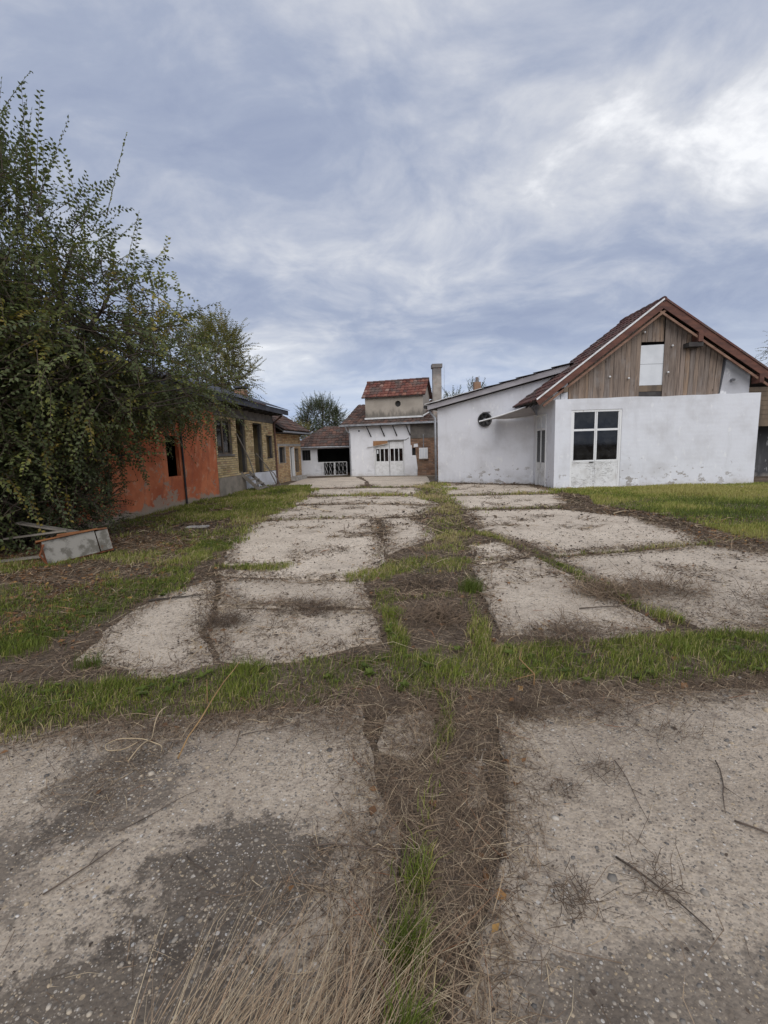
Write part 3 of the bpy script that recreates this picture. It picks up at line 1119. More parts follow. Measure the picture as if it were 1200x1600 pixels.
# ------------------------------------------------------------------ awning and fan on the shed
aw = thing('awning', 'thin sagging sheet awning with white edges under the tiled eave', 'awning', (0, 0, 0))
NL, NR, FR, FL = Vector((3.72, 17.35, 2.49)), Vector((5.42, 16.75, 2.98)), Vector((5.93, 17.45, 2.68)), Vector((4.68, 18.52, 2.66))
am = MB()
N_ = 8
gr = [[(NL.lerp(NR, i / N_)).lerp(FL.lerp(FR, i / N_), j / N_) + Vector((0, 0, -.03 * math.sin(math.pi * i / N_))) for j in range(N_ + 1)] for i in range(N_ + 1)]
for i in range(N_):
    for j in range(N_):
        q = [gr[i][j], gr[i + 1][j], gr[i + 1][j + 1], gr[i][j + 1]]
        am.quad(*[tuple(p) for p in q])
        am.quad(*[tuple(p + Vector((0, 0, .02))) for p in reversed(q)])
am.build('awning_sheet', 'fascia_grey', aw)
MB().tube([gr[i][0] + Vector((0, 0, .008)) for i in range(N_ + 1)], .026, 6).build('front_rail', 'white_metal', aw)
MB().tube([gr[i][N_] + Vector((0, 0, -.01)) for i in range(N_ + 1)], .024, 6).build('rear_rail', 'white_metal', aw)

# ------------------------------------------------------------------ building: white shed with mono-pitch roof
sh = thing('lean_to_shed', 'white lean-to shed with sloping roof and grey fascia board', 'shed', (2.48, 20.11, 0), math.atan2(-.56, .8285))
def s_top(x):
    return 3.24 + .172 * x
mb = MB()
mb.prism([(0, -.1), (4.30, -.1), (4.30, 2.99), (5.45, 2.99), (5.45, s_top(5.45)), (0, s_top(0))], 0, .25)
mb.build('front_wall', 'whitewash_shed', sh)
MB().box(0, .25, .252, 9, -.1, 3.2).build('side_wall', 'whitewash_shed', sh)
MB().prism([(-.36, s_top(-.36) + .02), (5.5, s_top(5.5) + .02), (5.5, s_top(5.5) + .22), (-.36, s_top(-.36) + .22)], -.26, -.23).build('fascia_board', 'fascia_grey', sh)
MB().prism([(-.36, s_top(-.36) + .04), (5.5, s_top(5.5) + .04), (5.5, s_top(5.5) + .06), (-.36, s_top(-.36) + .06)], -.23, 8.5).build('soffit', 'eave_timber', sh)
nsh = 9
for k in range(nsh):
    a = -.42 + k * (5.95 / nsh)
    b = a + 5.95 / nsh + .12
    mb = MB()
    z0, z1 = s_top(a) + .235, s_top(b) + .235
    lift = .045
    mb.prism([(a, z0 + lift), (b, z1), (b, z1 + .012), (a, z0 + lift + .014)], -.34 + random.uniform(-.03, .03), 8.6)
    mb.build('roof_sheet', 'fibre_sheet', sh)
MB().prism([(-.44, s_top(-.44) + .27), (2.2, s_top(2.2) + .255), (2.2, s_top(2.2) + .275), (-.44, s_top(-.44) + .295)], -.375, -.345).build('verge_strip', 'white_metal', sh)
MB().tube([(-.46, -.3, 3.33), (-.46, 8.5, 3.33)], .075, 8).build('gutter', 'dark_metal', sh)
MB().tube([(-.42, -.05, 3.28), (-.30, -.02, 3.05), (-.10, -.04, 2.85), (-.09, -.05, .1)], .055, 8).build('downpipe', 'grey_metal', sh, smooth=True)

fn = thing('exhaust_fan', 'round black exhaust fan set in the white shed wall above the awning', 'fan', (2.48 + 2.2 * .8285, 20.11 - 2.2 * .56, 2.64), math.atan2(-.56, .8285))
MB().disc_ring((0, 0), .245, .29, -.09, -.002).build('fan_ring', 'dark_metal', fn)
MB().tube([(0, -.012, 0), (0, -.004, 0)], .246, 24).build('fan_backing', 'black_glass_and_shade', fn)  # black disc: the shade behind the blades put into its colour
for k in range(6):
    t = k * math.pi / 3 + .2
    c_, s_ = math.cos(t), math.sin(t)
    def rp(r, w_, y):
        return (r * c_ - w_ * s_, y, r * s_ + w_ * c_)
    b = MB()
    b.quad(rp(.06, -.02, -.05), rp(.225, -.06, -.065), rp(.225, .05, -.025), rp(.06, .03, -.035))
    b.build('fan_blade', 'dark_metal', fn)
MB().tube([(0, -.085, 0), (0, -.075, 0), (0, -.02, 0)], [.04, .062, .062], 12).build('fan_hub', 'grey_metal', fn)
gd = MB()
for k in range(3):
    t = k * math.pi / 3
    gd.tube([(-.26 * math.cos(t), -.092, -.26 * math.sin(t)), (.26 * math.cos(t), -.092, .26 * math.sin(t))], .005, 4)
gd.build('fan_guard', 'dark_metal', fn)
MB().box(-.1, .22, -.07, -.002, .30, .325).build('fan_hood', 'fascia_grey', fn)

# tall chimney and far small chimney
ch = thing('tall_chimney', 'tall square rendered chimney rising behind the left end of the shed', 'chimney', (2.70, 22.0, 0))
MB().box(-.20, .20, -.20, .20, 2.9, 5.28).build('shaft', 'chimney_render', ch)
MB().box(-.245, .245, -.245, .245, 5.283, 5.45).build('cap', 'chimney_render', ch)
MB().box(-.17, .17, -.17, .17, 5.44, 5.452).build('flue_opening', 'interior_dark', ch)
ch2 = thing('small_chimney', 'short brick chimney with narrow pot peeping over the shed roof', 'chimney', (5.35, 25.5, 0))
MB().box(-.18, .18, -.18, .18, 2.5, 5.05).build('shaft', 'brick_brown', ch2)
MB().tube([(0, 0, 5.052), (0, 0, 5.32)], .085, 8).build('pot', 'chimney_render', ch2)
MB().tube([(3.05, 21.95, 3.7), (3.05, 21.95, 5.4)], .006, 5).build('antenna_wire', 'grey_metal', None, label='thin straight wire standing beside the tall chimney', category='wire')

# ------------------------------------------------------------------ building: mill house (centre)
ANG = R(-16)
ml = thing('mill_house', 'white house with a rendered rooftop tower and four eave brackets at the yard end', 'house', (-1.89, 26.29, 0), ANG)
MW = 5.25
MD = (1.46, 3.25, 0, 2.02)
mb = wall_with_openings(MB(), 0, 3.62, -.1, 2.95, 0, .3, [MD])
mb.build('white_wall', 'whitewash_mill', ml)
bo = [(3.70, 3.90, 1.17, 1.57)]
wall_with_openings(MB(), 3.625, MW, -.1, 2.95, .03, .3, bo).build('brick_backing', 'mortar', ml)
brick_field(MB(), 3.63, MW, 0.0, 2.92, bo, y=.008, depth=.05).build('bricks', 'brick_brown', ml, kind='stuff', label='bare brown brick strip of the mill wall')
MB().prism([(3.622, 0.0), (3.98, 0), (4.0, .45), (3.93, 1.1), (3.92, 1.16), (3.70, 1.16), (3.70, 1.7), (3.622, 1.75)], -.012, .0075).build('plaster_patch', 'whitewash_mill', ml)
MB().prism([(3.8, 1.6), (4.05, 1.62), (4.03, 1.8), (3.82, 1.79)], -.012, .0075).build('plaster_patch', 'whitewash_mill', ml)
MB().prism([(3.64, 2.1), (5.2, 2.1), (5.2, 2.75), (4.4, 2.9), (3.64, 2.85)], -.010, .0075).build('plaster_patch', 'lintel_concrete', ml, label='dark grey render above the brick strip')  # darker grey patch between the bricks and the gutter
MB().box(3.69, 3.91, .12, .14, 1.16, 1.58).build('small_window', 'black_glass_and_shade', ml)
wb = MB().box(4.12, 4.60, -.10, .02, .98, 1.56).build('white_window_box', 'worn_white_paint', ml)
for a in (4.15, 4.30, 4.45):
    MB().box(a, a + .11, -.106, -.101, 1.02, 1.52).build('glass_pane', 'white_board', wb)
MB().tube([(4.36, -.02, 1.56), (4.36, -.02, 2.3)], .03, 6).build('conduit', 'grey_metal', ml)
MB().box(4.1, 4.62, -.12, .0, .94, .975).build('window_box_sill', 'step_concrete', ml)
# rear and side walls
MB().box(0, .25, .302, 5.5, -.1, 2.9).build('side_wall', 'whitewash_mill', ml)
MB().box(MW - .25, MW, .302, 5.5, -.1, 2.9).build('side_wall', 'brick_brown', ml)
MB().box(0, MW, 5.502, 5.7, -.1, 2.9).build('rear_wall', 'whitewash_mill', ml)
MB().box(.26, MW - .26, .75, .85, -.1, 2.9).build('dark_door_backing', 'interior_dark', ml)  # added dark sheet close behind the panes, stands in for unlit depth
# double door with three panes in each leaf
md = MB().box(MD[0], MD[0] + .05, .09, .19, 0, MD[3]).box(MD[1] - .05, MD[1], .09, .19, 0, MD[3]).box(MD[0] + .05, MD[1] - .05, .09, .19, MD[3] - .05, MD[3])
mdo = md.build('double_door', 'worn_white_paint', ml)
mid = (MD[0] + MD[1]) / 2
for a, b in ((MD[0] + .055, mid - .004), (mid + .004, MD[1] - .055)):
    lf = MB()
    a, b = a + .012, b - .012
    lf.box(a, b, .11, .15, .03, .86).box(a, b, .11, .15, 1.56, MD[3] - .07)
    pw_ = (b - a - .05) / 3
    for k in range(4):
        lf.box(a + k * pw_, a + k * pw_ + .05, .112, .148, .86, 1.56)
    leaf = lf.build('door_leaf', 'white_metal', mdo)
    for k in range(3):
        MB().box(a + k * pw_ + .05, a + (k + 1) * pw_, .128, .133, .86, 1.56).build('glass_pane', 'dusty_glass', leaf)
MB().box(1.62, 1.70, .118, .125, 1.3, 1.5).build('paper_note', 'white_board', mdo)
MB().prism([(1.45, 1.74), (2.30, 1.86), (2.30, 2.0), (1.45, 2.02)], -.03, -.005).build('torn_board', 'cardboard', ml, label='torn brown board hanging over the left door leaf')
MB().prism([(1.05, 1.66), (1.12, 1.64), (2.3, 1.83), (2.3, 1.87)], -.05, -.032).build('board_strip', 'step_concrete', ml)
MB().tube([(2.33, -.02, 2.03), (3.35, -.02, 2.03), (3.55, -.02, 2.14)], .015, 5).build('cable', 'dark_metal', ml)
MB().box(0.0, MW, -.25, -.02, -.05, .03).build('kerb_step', 'plinth_concrete', ml)
for (a, z) in ((.62, 2.62),):
    MB().tube([(a, -.02, z), (a, .0, z)], .05, 10).build('vent_hole', 'black_glass_and_shade', ml)  # flat black disc, the darkness of a hole painted on the wall
MB().tube([(.05, -.05, .1), (.05, -.05, 2.5), (-.05, -.18, 2.62), (-.08, -.36, 2.85)], .04, 7).build('downpipe', 'grey_metal', ml)
for a in (1.18, 1.98, 2.70, 3.46):
    MB().tube([(a, -.38, 2.86), (a + .16, -.02, 2.27)], .033, 6).build('eave_bracket', 'dark_metal', ml)
# roof skirt
MB().box(-.45, MW + .1, -.42, -.34, 2.88, 2.98).build('gutter', 'grey_metal', ml)
d = Vector((0, 1, .42)).normalized()
MB().prism([(-.34, 2.90), (3.1, 2.90 + 3.44 * .42), (3.1, 2.84 + 3.44 * .42), (-.34, 2.84)], -.42, MW + .08, axis='x').build('roof_deck', 'eave_timber', ml)
tb = MB()
tile_roof(tb, Vector((-.42, -.38, 2.92)), (1, 0, 0), d, 25, 12, .23, .31)
tb.build('roof_tiles', 'roof_tile_brown', ml, kind='stuff')
MB().prism([(6.4, 2.90), (3.1, 2.90 + 3.44 * .42), (3.1, 2.84 + 3.44 * .42), (6.4, 2.84)], -.42, MW + .08, axis='x').build('roof_deck', 'roof_tile_brown', ml)
# tower
tw = MB()
TX0, TX1, TY0, TY1, TZ0, TZ1 = .95, 4.32, .28, 2.3, 2.9, 4.55
hx, hz, hr = 2.88, 4.05, .17
# front face with a round hole: ring of quads
n = 32
ring = [(hx + hr * math.cos(2 * math.pi * k / n), hz + hr * math.sin(2 * math.pi * k / n)) for k in range(n)]
def to_rect(px, pz):
    dx, dz = px - hx, pz - hz
    t = 1e9
    if dx > 1e-6: t = min(t, (TX1 - hx) / dx)
    if dx < -1e-6: t = min(t, (TX0 - hx) / dx)
    if dz > 1e-6: t = min(t, (TZ1 - hz) / dz)
    if dz < -1e-6: t = min(t, (TZ0 - hz) / dz)
    return (hx + dx * t, hz + dz * t)
for k in range(n):
    a, b = ring[k], ring[(k + 1) % n]
    A_, B_ = to_rect(*a), to_rect(*b)
    tw.quad((a[0], TY0, a[1]), (b[0], TY0, b[1]), (B_[0], TY0, B_[1]), (A_[0], TY0, A_[1]))
    tw.quad((a[0], TY0, a[1]), (b[0], TY0, b[1]), (b[0], TY0 + .2, b[1]), (a[0], TY0 + .2, a[1]))
for cx_, cz_ in ((TX0, TZ0), (TX1, TZ0), (TX1, TZ1), (TX0, TZ1)):
    best = sorted([to_rect(*p) for p in ring], key=lambda p: (p[0] - cx_) ** 2 + (p[1] - cz_) ** 2)
    e1 = next(p for p in best if abs(p[0] - cx_) < 1e-6)
    e2 = next(p for p in best if abs(p[1] - cz_) < 1e-6)
    if (e1[0] - e2[0]) ** 2 + (e1[1] - e2[1]) ** 2 > 1e-9:
        i0 = len(tw.v)
        tw.v += [(e1[0], TY0, e1[1]), (cx_, TY0, cz_), (e2[0], TY0, e2[1])]
        tw.f.append((i0, i0 + 1, i0 + 2))
        tw.a.append(.5)
TR = 5.42
TM = (TY0 + TY1) / 2
for xx in (TX0, TX1):
    i0 = len(tw.v)
    tw.v += [(xx, TY0, TZ0), (xx, TY1, TZ0), (xx, TY1, TZ1), (xx, TM, TR - .1), (xx, TY0, TZ1)]
    tw.f.append((i0, i0 + 1, i0 + 2, i0 + 3, i0 + 4))
    tw.a.append(.5)
tw.quad((TX0, TY1, TZ0), (TX1, TY1, TZ0), (TX1, TY1, TZ1), (TX0, TY1, TZ1))
tower = tw.build('tower_wall', 'tower_render', ml)
MB().tube([(hx, TY0 + .16, hz), (hx, TY0 + .19, hz)], hr + .02, 20).build('tower_vent', 'interior_dark', tower)
MB().box(TX0 - .02, TX1 + .02, TY0 - .10, TY0 - .002, 3.25, 3.34).build('tower_flashing', 'white_metal', tower)
MB().prism([(TX1 - .05, 3.26), (TX1 + .4, 3.50), (TX1 + .4, 3.57), (TX1 - .05, 3.34)], TY0 - .1, TY0 + .1).build('tower_flashing', 'white_metal', tower)
dv = Vector((0, TM - (TY0 - .16), TR - (TZ1 - .10))).normalized()
ln = Vector((0, TM - (TY0 - .16), TR - (TZ1 - .10))).length
tb = MB()
NT_ = 17
tile_roof(tb, Vector((TX0 - .16, TY0 - .16, TZ1 - .10)), (1, 0, 0), dv, NT_, 6, (TX1 - TX0 + .32) / NT_, ln / 6)
tb.build('tower_roof_tiles', 'roof_tile_red', ml, kind='stuff')
MB().prism([(TY0 - .16, TZ1 - .13), (TM, TR - .03), (TM, TR), (TY0 - .16, TZ1 - .10)], TX0 - .15, TX1 + .15, axis='x').build('tower_roof_deck', 'eave_timber', ml)
MB().prism([(TY1 + .16, TZ1 - .13), (TM, TR - .03), (TM, TR + .03), (TY1 + .16, TZ1 - .04)], TX0 - .15, TX1 + .18, axis='x').build('tower_roof_deck', 'roof_tile_dark', ml)
tb = MB()
for k in range(10):
    a = TX0 - .15 + k * (TX1 - TX0 + .3) / 10
    tb.tube([(a, TM, TR + .03), (a + .40, TM, TR + .02)], [.085, .075], 8)
tb.build('ridge_tiles', 'roof_tile_dark', ml, kind='stuff')

# ------------------------------------------------------------------ building: low tiled outhouse behind
oh = thing('low_outhouse', 'low white outhouse with brown hipped tile roof and open dark bay', 'outhouse', (-5.25, 28, 0))
ops = [(.28, .80, .98, 1.62), (1.22, 3.4, .0, 1.68)]
wall_with_openings(MB(), 0, 3.6, -.1, 1.78, 0, .25, ops).build('front_wall', 'whitewash_mill', oh)
MB().box(1.22, 1.60, .02, .22, -.1, .86).build('low_wall', 'whitewash_mill', oh)
for k in range(4):
    MB().box(.28 + k * .16, .31 + k * .16, .1, .14, .98, 1.62).build('window_bar', 'dark_metal', oh)
MB().box(.26, .82, .2, .22, .96, 1.64).build('window_pane', 'black_glass_and_shade', oh)
MB().box(0, .2, .252, 4, -.1, 1.7).build('side_wall', 'whitewash_mill', oh)
MB().box(0, 3.6, 4, 4.2, -.1, 1.7).build('rear_wall', 'interior_dark', oh)
MB().box(3.4, 3.6, .252, 4, -.1, 1.7).build('side_wall', 'whitewash_mill', oh)
MB().tube([(.02, -.06, 0), (.02, -.06, 1.75)], .04, 6).build('corner_post', 'grey_metal', oh)
rf = MB()
E0, E1, EY0, EY1 = -.2, 5.2, -.35, 4.6
RA, RB, RYM, RZ = 1.5, 4.4, 2.1, 3.05
i0 = 0
rf.v = [(E0, EY0, 1.80), (E1, EY0, 1.80), (E1, EY1, 1.80), (E0, EY1, 1.80), (RA, RYM, RZ), (RB, RYM, RZ)]
rf.f = [(0, 1, 5, 4), (1, 2, 5), (2, 3, 4, 5), (3, 0, 4), (0, 3, 2, 1)]
rf.a = [.5] * 5
rf.build('roof_deck', 'roof_tile_brown', oh)
dvo = Vector((0, RYM - EY0, RZ - 1.8))
lo = dvo.length
dvo.normalize()
tb = MB()
nr = 8
def _hip(i, j):
    t = (i + .5) / nr
    x_ = E0 + (j + .5) * .23
    return x_ < E0 + (RA - E0) * t or x_ > E1 - (E1 - RB) * t
tile_roof(tb, Vector((E0, EY0, 1.815)), (1, 0, 0), dvo, int((E1 - E0) / .23), nr, .23, lo / nr, _hip)
tb.build('roof_tiles', 'roof_tile_brown', oh, kind='stuff')
hp = MB()
a, b = Vector((E0, EY0, 1.83)), Vector((RA, RYM, RZ + .02))
for k in range(8):
    hp.tube([a.lerp(b, k / 8), a.lerp(b, (k + 1.1) / 8)], [.08, .07], 6)
for k in range(8):
    p, q = Vector((RA + k * .36, RYM, RZ + .02)), Vector((RA + k * .36 + .4, RYM, RZ + .01))
    hp.tube([p, q], [.085, .075], 6)
hp.build('ridge_tiles', 'roof_tile_brown', oh, kind='stuff')
MB().tube([(E0, EY0 - .05, 1.78), (3.7, EY0 - .05, 1.76)], .05, 6).build('gutter', 'grey_metal', oh)

gt = thing('iron_gate', 'white ornamental iron gate closing the dark bay of the outhouse', 'gate', (-3.75, 27.85, 0))
for k in range(2):
    a, b = k * .78 + .02, k * .78 + .76
    fr_ = MB()
    for p, q in (((a, 0, .04), (b, 0, .04)), ((a, 0, .84), (b, 0, .84)), ((a, 0, .04), (a, 0, .84)), ((b, 0, .04), (b, 0, .84))):
        fr_.tube([p, q], .02, 5)
    g_ = fr_.build('gate_leaf', 'white_metal', gt)
    cr_ = MB()
    for i in range(3):
        for j in range(2):
            x0_, x1_ = a + (b - a) * i / 3, a + (b - a) * (i + 1) / 3
            z0_, z1_ = .04 + .40 * j, .04 + .40 * (j + 1)
            cr_.tube([(x0_, 0, z0_), ((x0_ + x1_) / 2 - .05, 0, (z0_ + z1_) / 2), (x0_, 0, z1_)], .010, 4)
            cr_.tube([(x1_, 0, z0_), ((x0_ + x1_) / 2 + .05, 0, (z0_ + z1_) / 2), (x1_, 0, z1_)], .010, 4)
    cr_.build('gate_scrollwork', 'white_metal', g_)

# ------------------------------------------------------------------ building: long brick outbuilding (left)
LA = math.atan2(.99446, .10509)
lb = thing('brick_outbuilding', 'long derelict outbuilding, orange render and buff brick under a dark eave', 'building', (-6.484, 11.345, 0), LA)
S0, S1 = -2.6, 11.07
o_or = [(1.83, 2.5, .95, 2.15)]
wall_with_openings(MB(), S0, 4.92, -.1, 3.05, -.02, .10, o_or).build('orange_wall', 'orange_render', lb)
o_br = [(5.02, 6.30, 1.55, 2.85), (6.72, 7.62, .75, 2.95), (8.44, 9.5, .68, 2.88), (9.98, 10.82, 1.28, 2.36)]
wall_with_openings(MB(), 4.923, S1, .70, 3.05, .0, .16, o_br).build('brick_backing', 'mortar', lb)
MB().box(4.923, 7.3, -.05, .3, -.1, .695).build('plinth', 'plinth_concrete', lb)
MB().box(7.303, S1, -.045, .3, -.1, .675).build('plinth', 'whitewash', lb, label='white limewashed plinth below the second doorway')
brick_field(MB(), 4.93, S1, .71, 2.95, o_br, y=-.03, depth=.05).build('bricks', 'brick_buff', lb, kind='stuff')
MB().box(4.925, S1, -.04, -.001, 2.96, 3.06).build('lintel_band', 'lintel_concrete', lb)
MB().box(S0, S1, .0, .3, 3.062, 3.40).build('upper_wall', 'lintel_concrete', lb)
MB().box(S0, S0 + .3, .302, 5, -.1, 3.3).build('end_wall', 'orange_render', lb)
MB().box(S1 - .3, S1, .302, 5, -.1, 3.3).build('end_wall', 'brick_buff', lb)
MB().box(S0, S1, 5.002, 5.3, -.1, 3.3).build('rear_wall', 'brick_buff', lb)
MB().box(S0 + .3, S1 - .3, .305, 5, -.1, .05).build('floor', 'interior_dark', lb)
MB().box(S0 + .3, S1 - .3, .305, 5, 3.1, 3.2).build('ceiling', 'interior_dark', lb)
MB().box(4.8, 4.92, .305, 5, .06, 3.09).build('inner_partition', 'interior_dark', lb)
# window with hanging curtains
wf = MB()
wx0, wx1, wz0, wz1 = o_br[0]
for a, b, z0, z1 in ((wx0, wx0 + .06, wz0, wz1), (wx1 - .06, wx1, wz0, wz1), (wx0 + .06, wx1 - .06, wz0, wz0 + .06), (wx0 + .06, wx1 - .06, wz1 - .06, wz1), ((wx0 + wx1) / 2 - .03, (wx0 + wx1) / 2 + .03, wz0 + .06, wz1 - .06)):
    wf.box(a, b, .05, .12, z0, z1)
win = wf.build('window', 'old_timber', lb)
for a, b in ((wx0 + .06, (wx0 + wx1) / 2 - .03), ((wx0 + wx1) / 2 + .03, wx1 - .06)):
    MB().box(a, b, .08, .086, wz0 + .06, wz1 - .06).build('glass_pane', 'dusty_glass', win)
cu = MB()
for a, b in ((wx0 + .12, wx0 + .5), (wx0 + .68, wx0 + 1.05)):
    for k in range(8):
        p, q = a + (b - a) * k / 8, a + (b - a) * (k + 1) / 8
        cu.quad((p, .18 + .03 * (k % 2), wz0 + .05), (q, .18 + .03 * ((k + 1) % 2), wz0 + .05), (q, .18 + .03 * ((k + 1) % 2), wz1 - .3), (p, .18 + .03 * (k % 2), wz1 - .3))
cu.build('curtain', 'curtain_cloth', win)
MB().box(wx0 - .05, wx1 + .05, -.07, -.032, wz0 - .07, wz0).build('window_sill', 'lintel_concrete', lb)
# door frames
for (a, b, z0, z1) in (o_br[1], o_br[2]):
    MB().box(a, a + .06, .08, .18, z0, z1).box(b - .06, b, .08, .18, z0, z1).box(a + .06, b - .06, .08, .18, z1 - .06, z1).build('door_frame', 'eave_timber', lb)
a, b, z0, z1 = o_br[3]
MB().box(a, a + .05, .06, .14, z0, z1).box(b - .05, b, .06, .14, z0, z1).box(a + .05, b - .05, .06, .14, z0, z0 + .05).box(a + .05, b - .05, .06, .14, z1 - .05, z1).build('window', 'eave_timber', lb)
MB().tube([(2.62, -.06, .0), (2.62, -.06, 3.1)], .032, 8).build('downpipe', 'dark_metal', lb)  # dark tube standing in for a narrow dark gap in the wall
MB().tube([(S1 - .06, -.09, .0), (S1 - .06, -.09, 3.0), (S1 - .06, -.5, 3.3)], .05, 8).build('downpipe', 'rust_pipe', lb)
# eave and roof
EO = .72
MB().box(S0 - .2, S1 + .3, -EO, -EO + .05, 3.34, 3.56).build('eave_fascia', 'roof_dark_sheet', lb)
MB().box(S0 - .2, S1 + .3, -EO + .052, .3, 3.405, 3.44).build('eave_soffit', 'eave_timber', lb)
rs = MB()
nc = 150
for k in range(nc):
    a = S0 - .25 + (S1 - S0 + .6) * k / nc
    b = S0 - .25 + (S1 - S0 + .6) * (k + 1) / nc
    ha, hb = .025 * (k % 2), .025 * ((k + 1) % 2)
    y0_, y1_ = -EO - .08, 2.65
    z0_, z1_ = 3.56, 3.56 + .36 * (y1_ - y0_)
    rs.quad((a, y0_, z0_ + ha), (b, y0_, z0_ + hb), (b, y1_, z1_ + hb), (a, y1_, z1_ + ha))
rs.build('roof_sheets', 'roof_dark_sheet', lb)
MB().prism([(2.65, 3.56 + .36 * 3.45), (5.9, 3.5), (5.9, 3.45), (2.65, 3.51 + .36 * 3.45)], S0 - .2, S1 + .3, axis='x').build('rear_roof', 'roof_dark_sheet', lb)
MB().prism([(.31, 3.3), (5.3, 3.3), (2.65, 4.75)], S0 + .02, S0 + .2, axis='x').build('gable_end', 'brick_buff', lb)
MB().prism([(.31, 3.3), (5.3, 3.3), (2.65, 4.75)], S1 - .2, S1 - .02, axis='x').build('gable_end', 'brick_buff', lb)
cm = MB()
brick_field(cm, 10.35, 10.8, 3.9, 4.62, [], y=1.05, depth=.45)
cmo = cm.build('chimney', 'brick_brown', lb)
MB().box(10.30, 10.85, 1.0, 1.55, 4.63, 4.71).build('chimney_cap', 'roof_dark_sheet', cmo)
for k in range(22):
    a = S0 + .1 + k * .62
    MB().box(a, a + .09, -EO + .06, -.045, 3.29, 3.40).build('rafter_tail', 'eave_timber', lb)

# wooden steps to the first doorway
ws = thing('wooden_steps', 'grey weathered wooden steps leaning against the brick doorway', 'steps', (-5.72, 18.9, 0), LA)
for a in (-.72, .12):
    MB().prism([(-.98, -.02), (-.80, -.02), (-.06, .66), (-.06, .84)], a, a + .05, axis='x').build('stringer', 'grey_timber', ws)
for k in range(4):
    z = .12 + k * .17
    y = -.86 + k * .19
    MB().box(-.668, .118, y - .02, y + .16, z, z + .035).build('tread', 'grey_timber', ws)
# leaning rails and loose poles in front of the doors
for i, (a, b, lab) in enumerate((((-5.15, 18.6, .05), (-5.72, 17.95, 2.35), 'thin bleached pole leaning in the first dark doorway'),
                                 ((-4.95, 20.9, .03), (-5.40, 19.35, 1.55), 'thin bent branch leaning against the second dark doorway'),
                                 ((-4.9, 21.4, .02), (-5.38, 20.6, .95), 'short grey stick propped on the white plinth'))):
    mb = MB().tube([a, tuple((Vector(a) + Vector(b)) / 2 + Vector((.05, 0, .12))), b], [.028, .024, .018], 6)
    mb.build('leaning_pole', 'grey_timber', None, label=lab, category='pole')

# ------------------------------------------------------------------ building: small orange-brick house
h2 = thing('small_brick_house', 'small orange brick house with tiled roof and two pale door blocks', 'house', (-5.30, 22.50, 0), math.atan2(.98876, .14953))
HL = 3.75
o2 = [(.38, 1.22, 1.03, 1.80), (1.95, 2.5, .22, 1.78), (2.72, 3.4, .45, 1.72)]
wall_with_openings(MB(), 0, HL, -.1, 2.5, 0, .28, o2).build('brick_backing', 'mortar', h2)
brick_field(MB(), .005, HL, 0, 2.5, o2, y=-.03, depth=.05).build('bricks', 'brick_orange', h2, kind='stuff')
MB().box(.2, HL, -.045, -.0315, 1.86, 1.98).build('lintel_band', 'step_concrete', h2)
for (a, b, z0, z1) in o2[:1]:
    MB().box(a - .09, a, -.045, .05, z0 - .06, 1.855).box(b, b + .06, -.045, .05, z0 - .06, 1.855).build('window_surround', 'step_concrete', h2)
MB().box(.385, 1.215, .12, .14, 1.03, 1.80).build('window_pane', 'black_glass_and_shade', h2)
df = MB().box(1.9, 1.96, -.05, .1, .22, 1.82).box(2.48, 2.56, -.05, .1, .22, 1.82)
df.build('door_frame', 'worn_white_paint', h2)
MB().box(2.73, 3.39, .05, .08, .46, .98).build('boarded_panel', 'old_timber', h2)
for a, b in ((1.85, 2.6), (2.75, 3.45)):
    MB().box(a, b, -.42, -.04, -.05, .22).build('door_block', 'step_concrete', h2)
MB().box(0, .25, .285, 4, -.1, 2.5).build('side_wall', 'brick_orange', h2)
MB().box(HL - .25, HL, .285, 4, -.1, 2.5).build('side_wall', 'brick_orange', h2)
MB().box(0, HL, 4.002, 4.2, -.1, 2.5).build('rear_wall', 'interior_dark', h2)
MB().box(-.1, HL + .45, -.55, -.47, 2.52, 2.60).build('gutter', 'grey_metal', h2)
MB().tube([(HL + .42, -.51, 2.56), (HL + .75, -.56, 2.68)], .045, 6).build('gutter_spout', 'grey_metal', h2)
MB().box(-.1, HL + .4, -.465, .3, 2.503, 2.53).build('soffit', 'eave_timber', h2)
d = Vector((0, 1, .62)).normalized()
MB().prism([(-.5, 2.56), (2.2, 2.56 + 2.7 * .62), (2.2, 2.62 + 2.7 * .62), (-.5, 2.62)], -.12, HL + .42, axis='x').build('roof_deck', 'eave_timber', h2)
MB().prism([(4.9, 2.56), (2.2, 2.56 + 2.7 * .62), (2.2, 2.62 + 2.7 * .62), (4.9, 2.62)], -.12, HL + .42, axis='x').build('roof_deck', 'roof_tile_brown', h2)
tb = MB()
tile_roof(tb, Vector((-.12, -.56, 2.64)), (1, 0, 0), d, 19, 10, .225, .325)
tb.build('roof_tiles', 'roof_tile_brown', h2, kind='stuff')
MB().prism([(.29, 2.5), (4.1, 2.5), (2.2, 4.1)], HL - .2, HL - .02, axis='x').build('gable_end', 'brick_orange', h2)

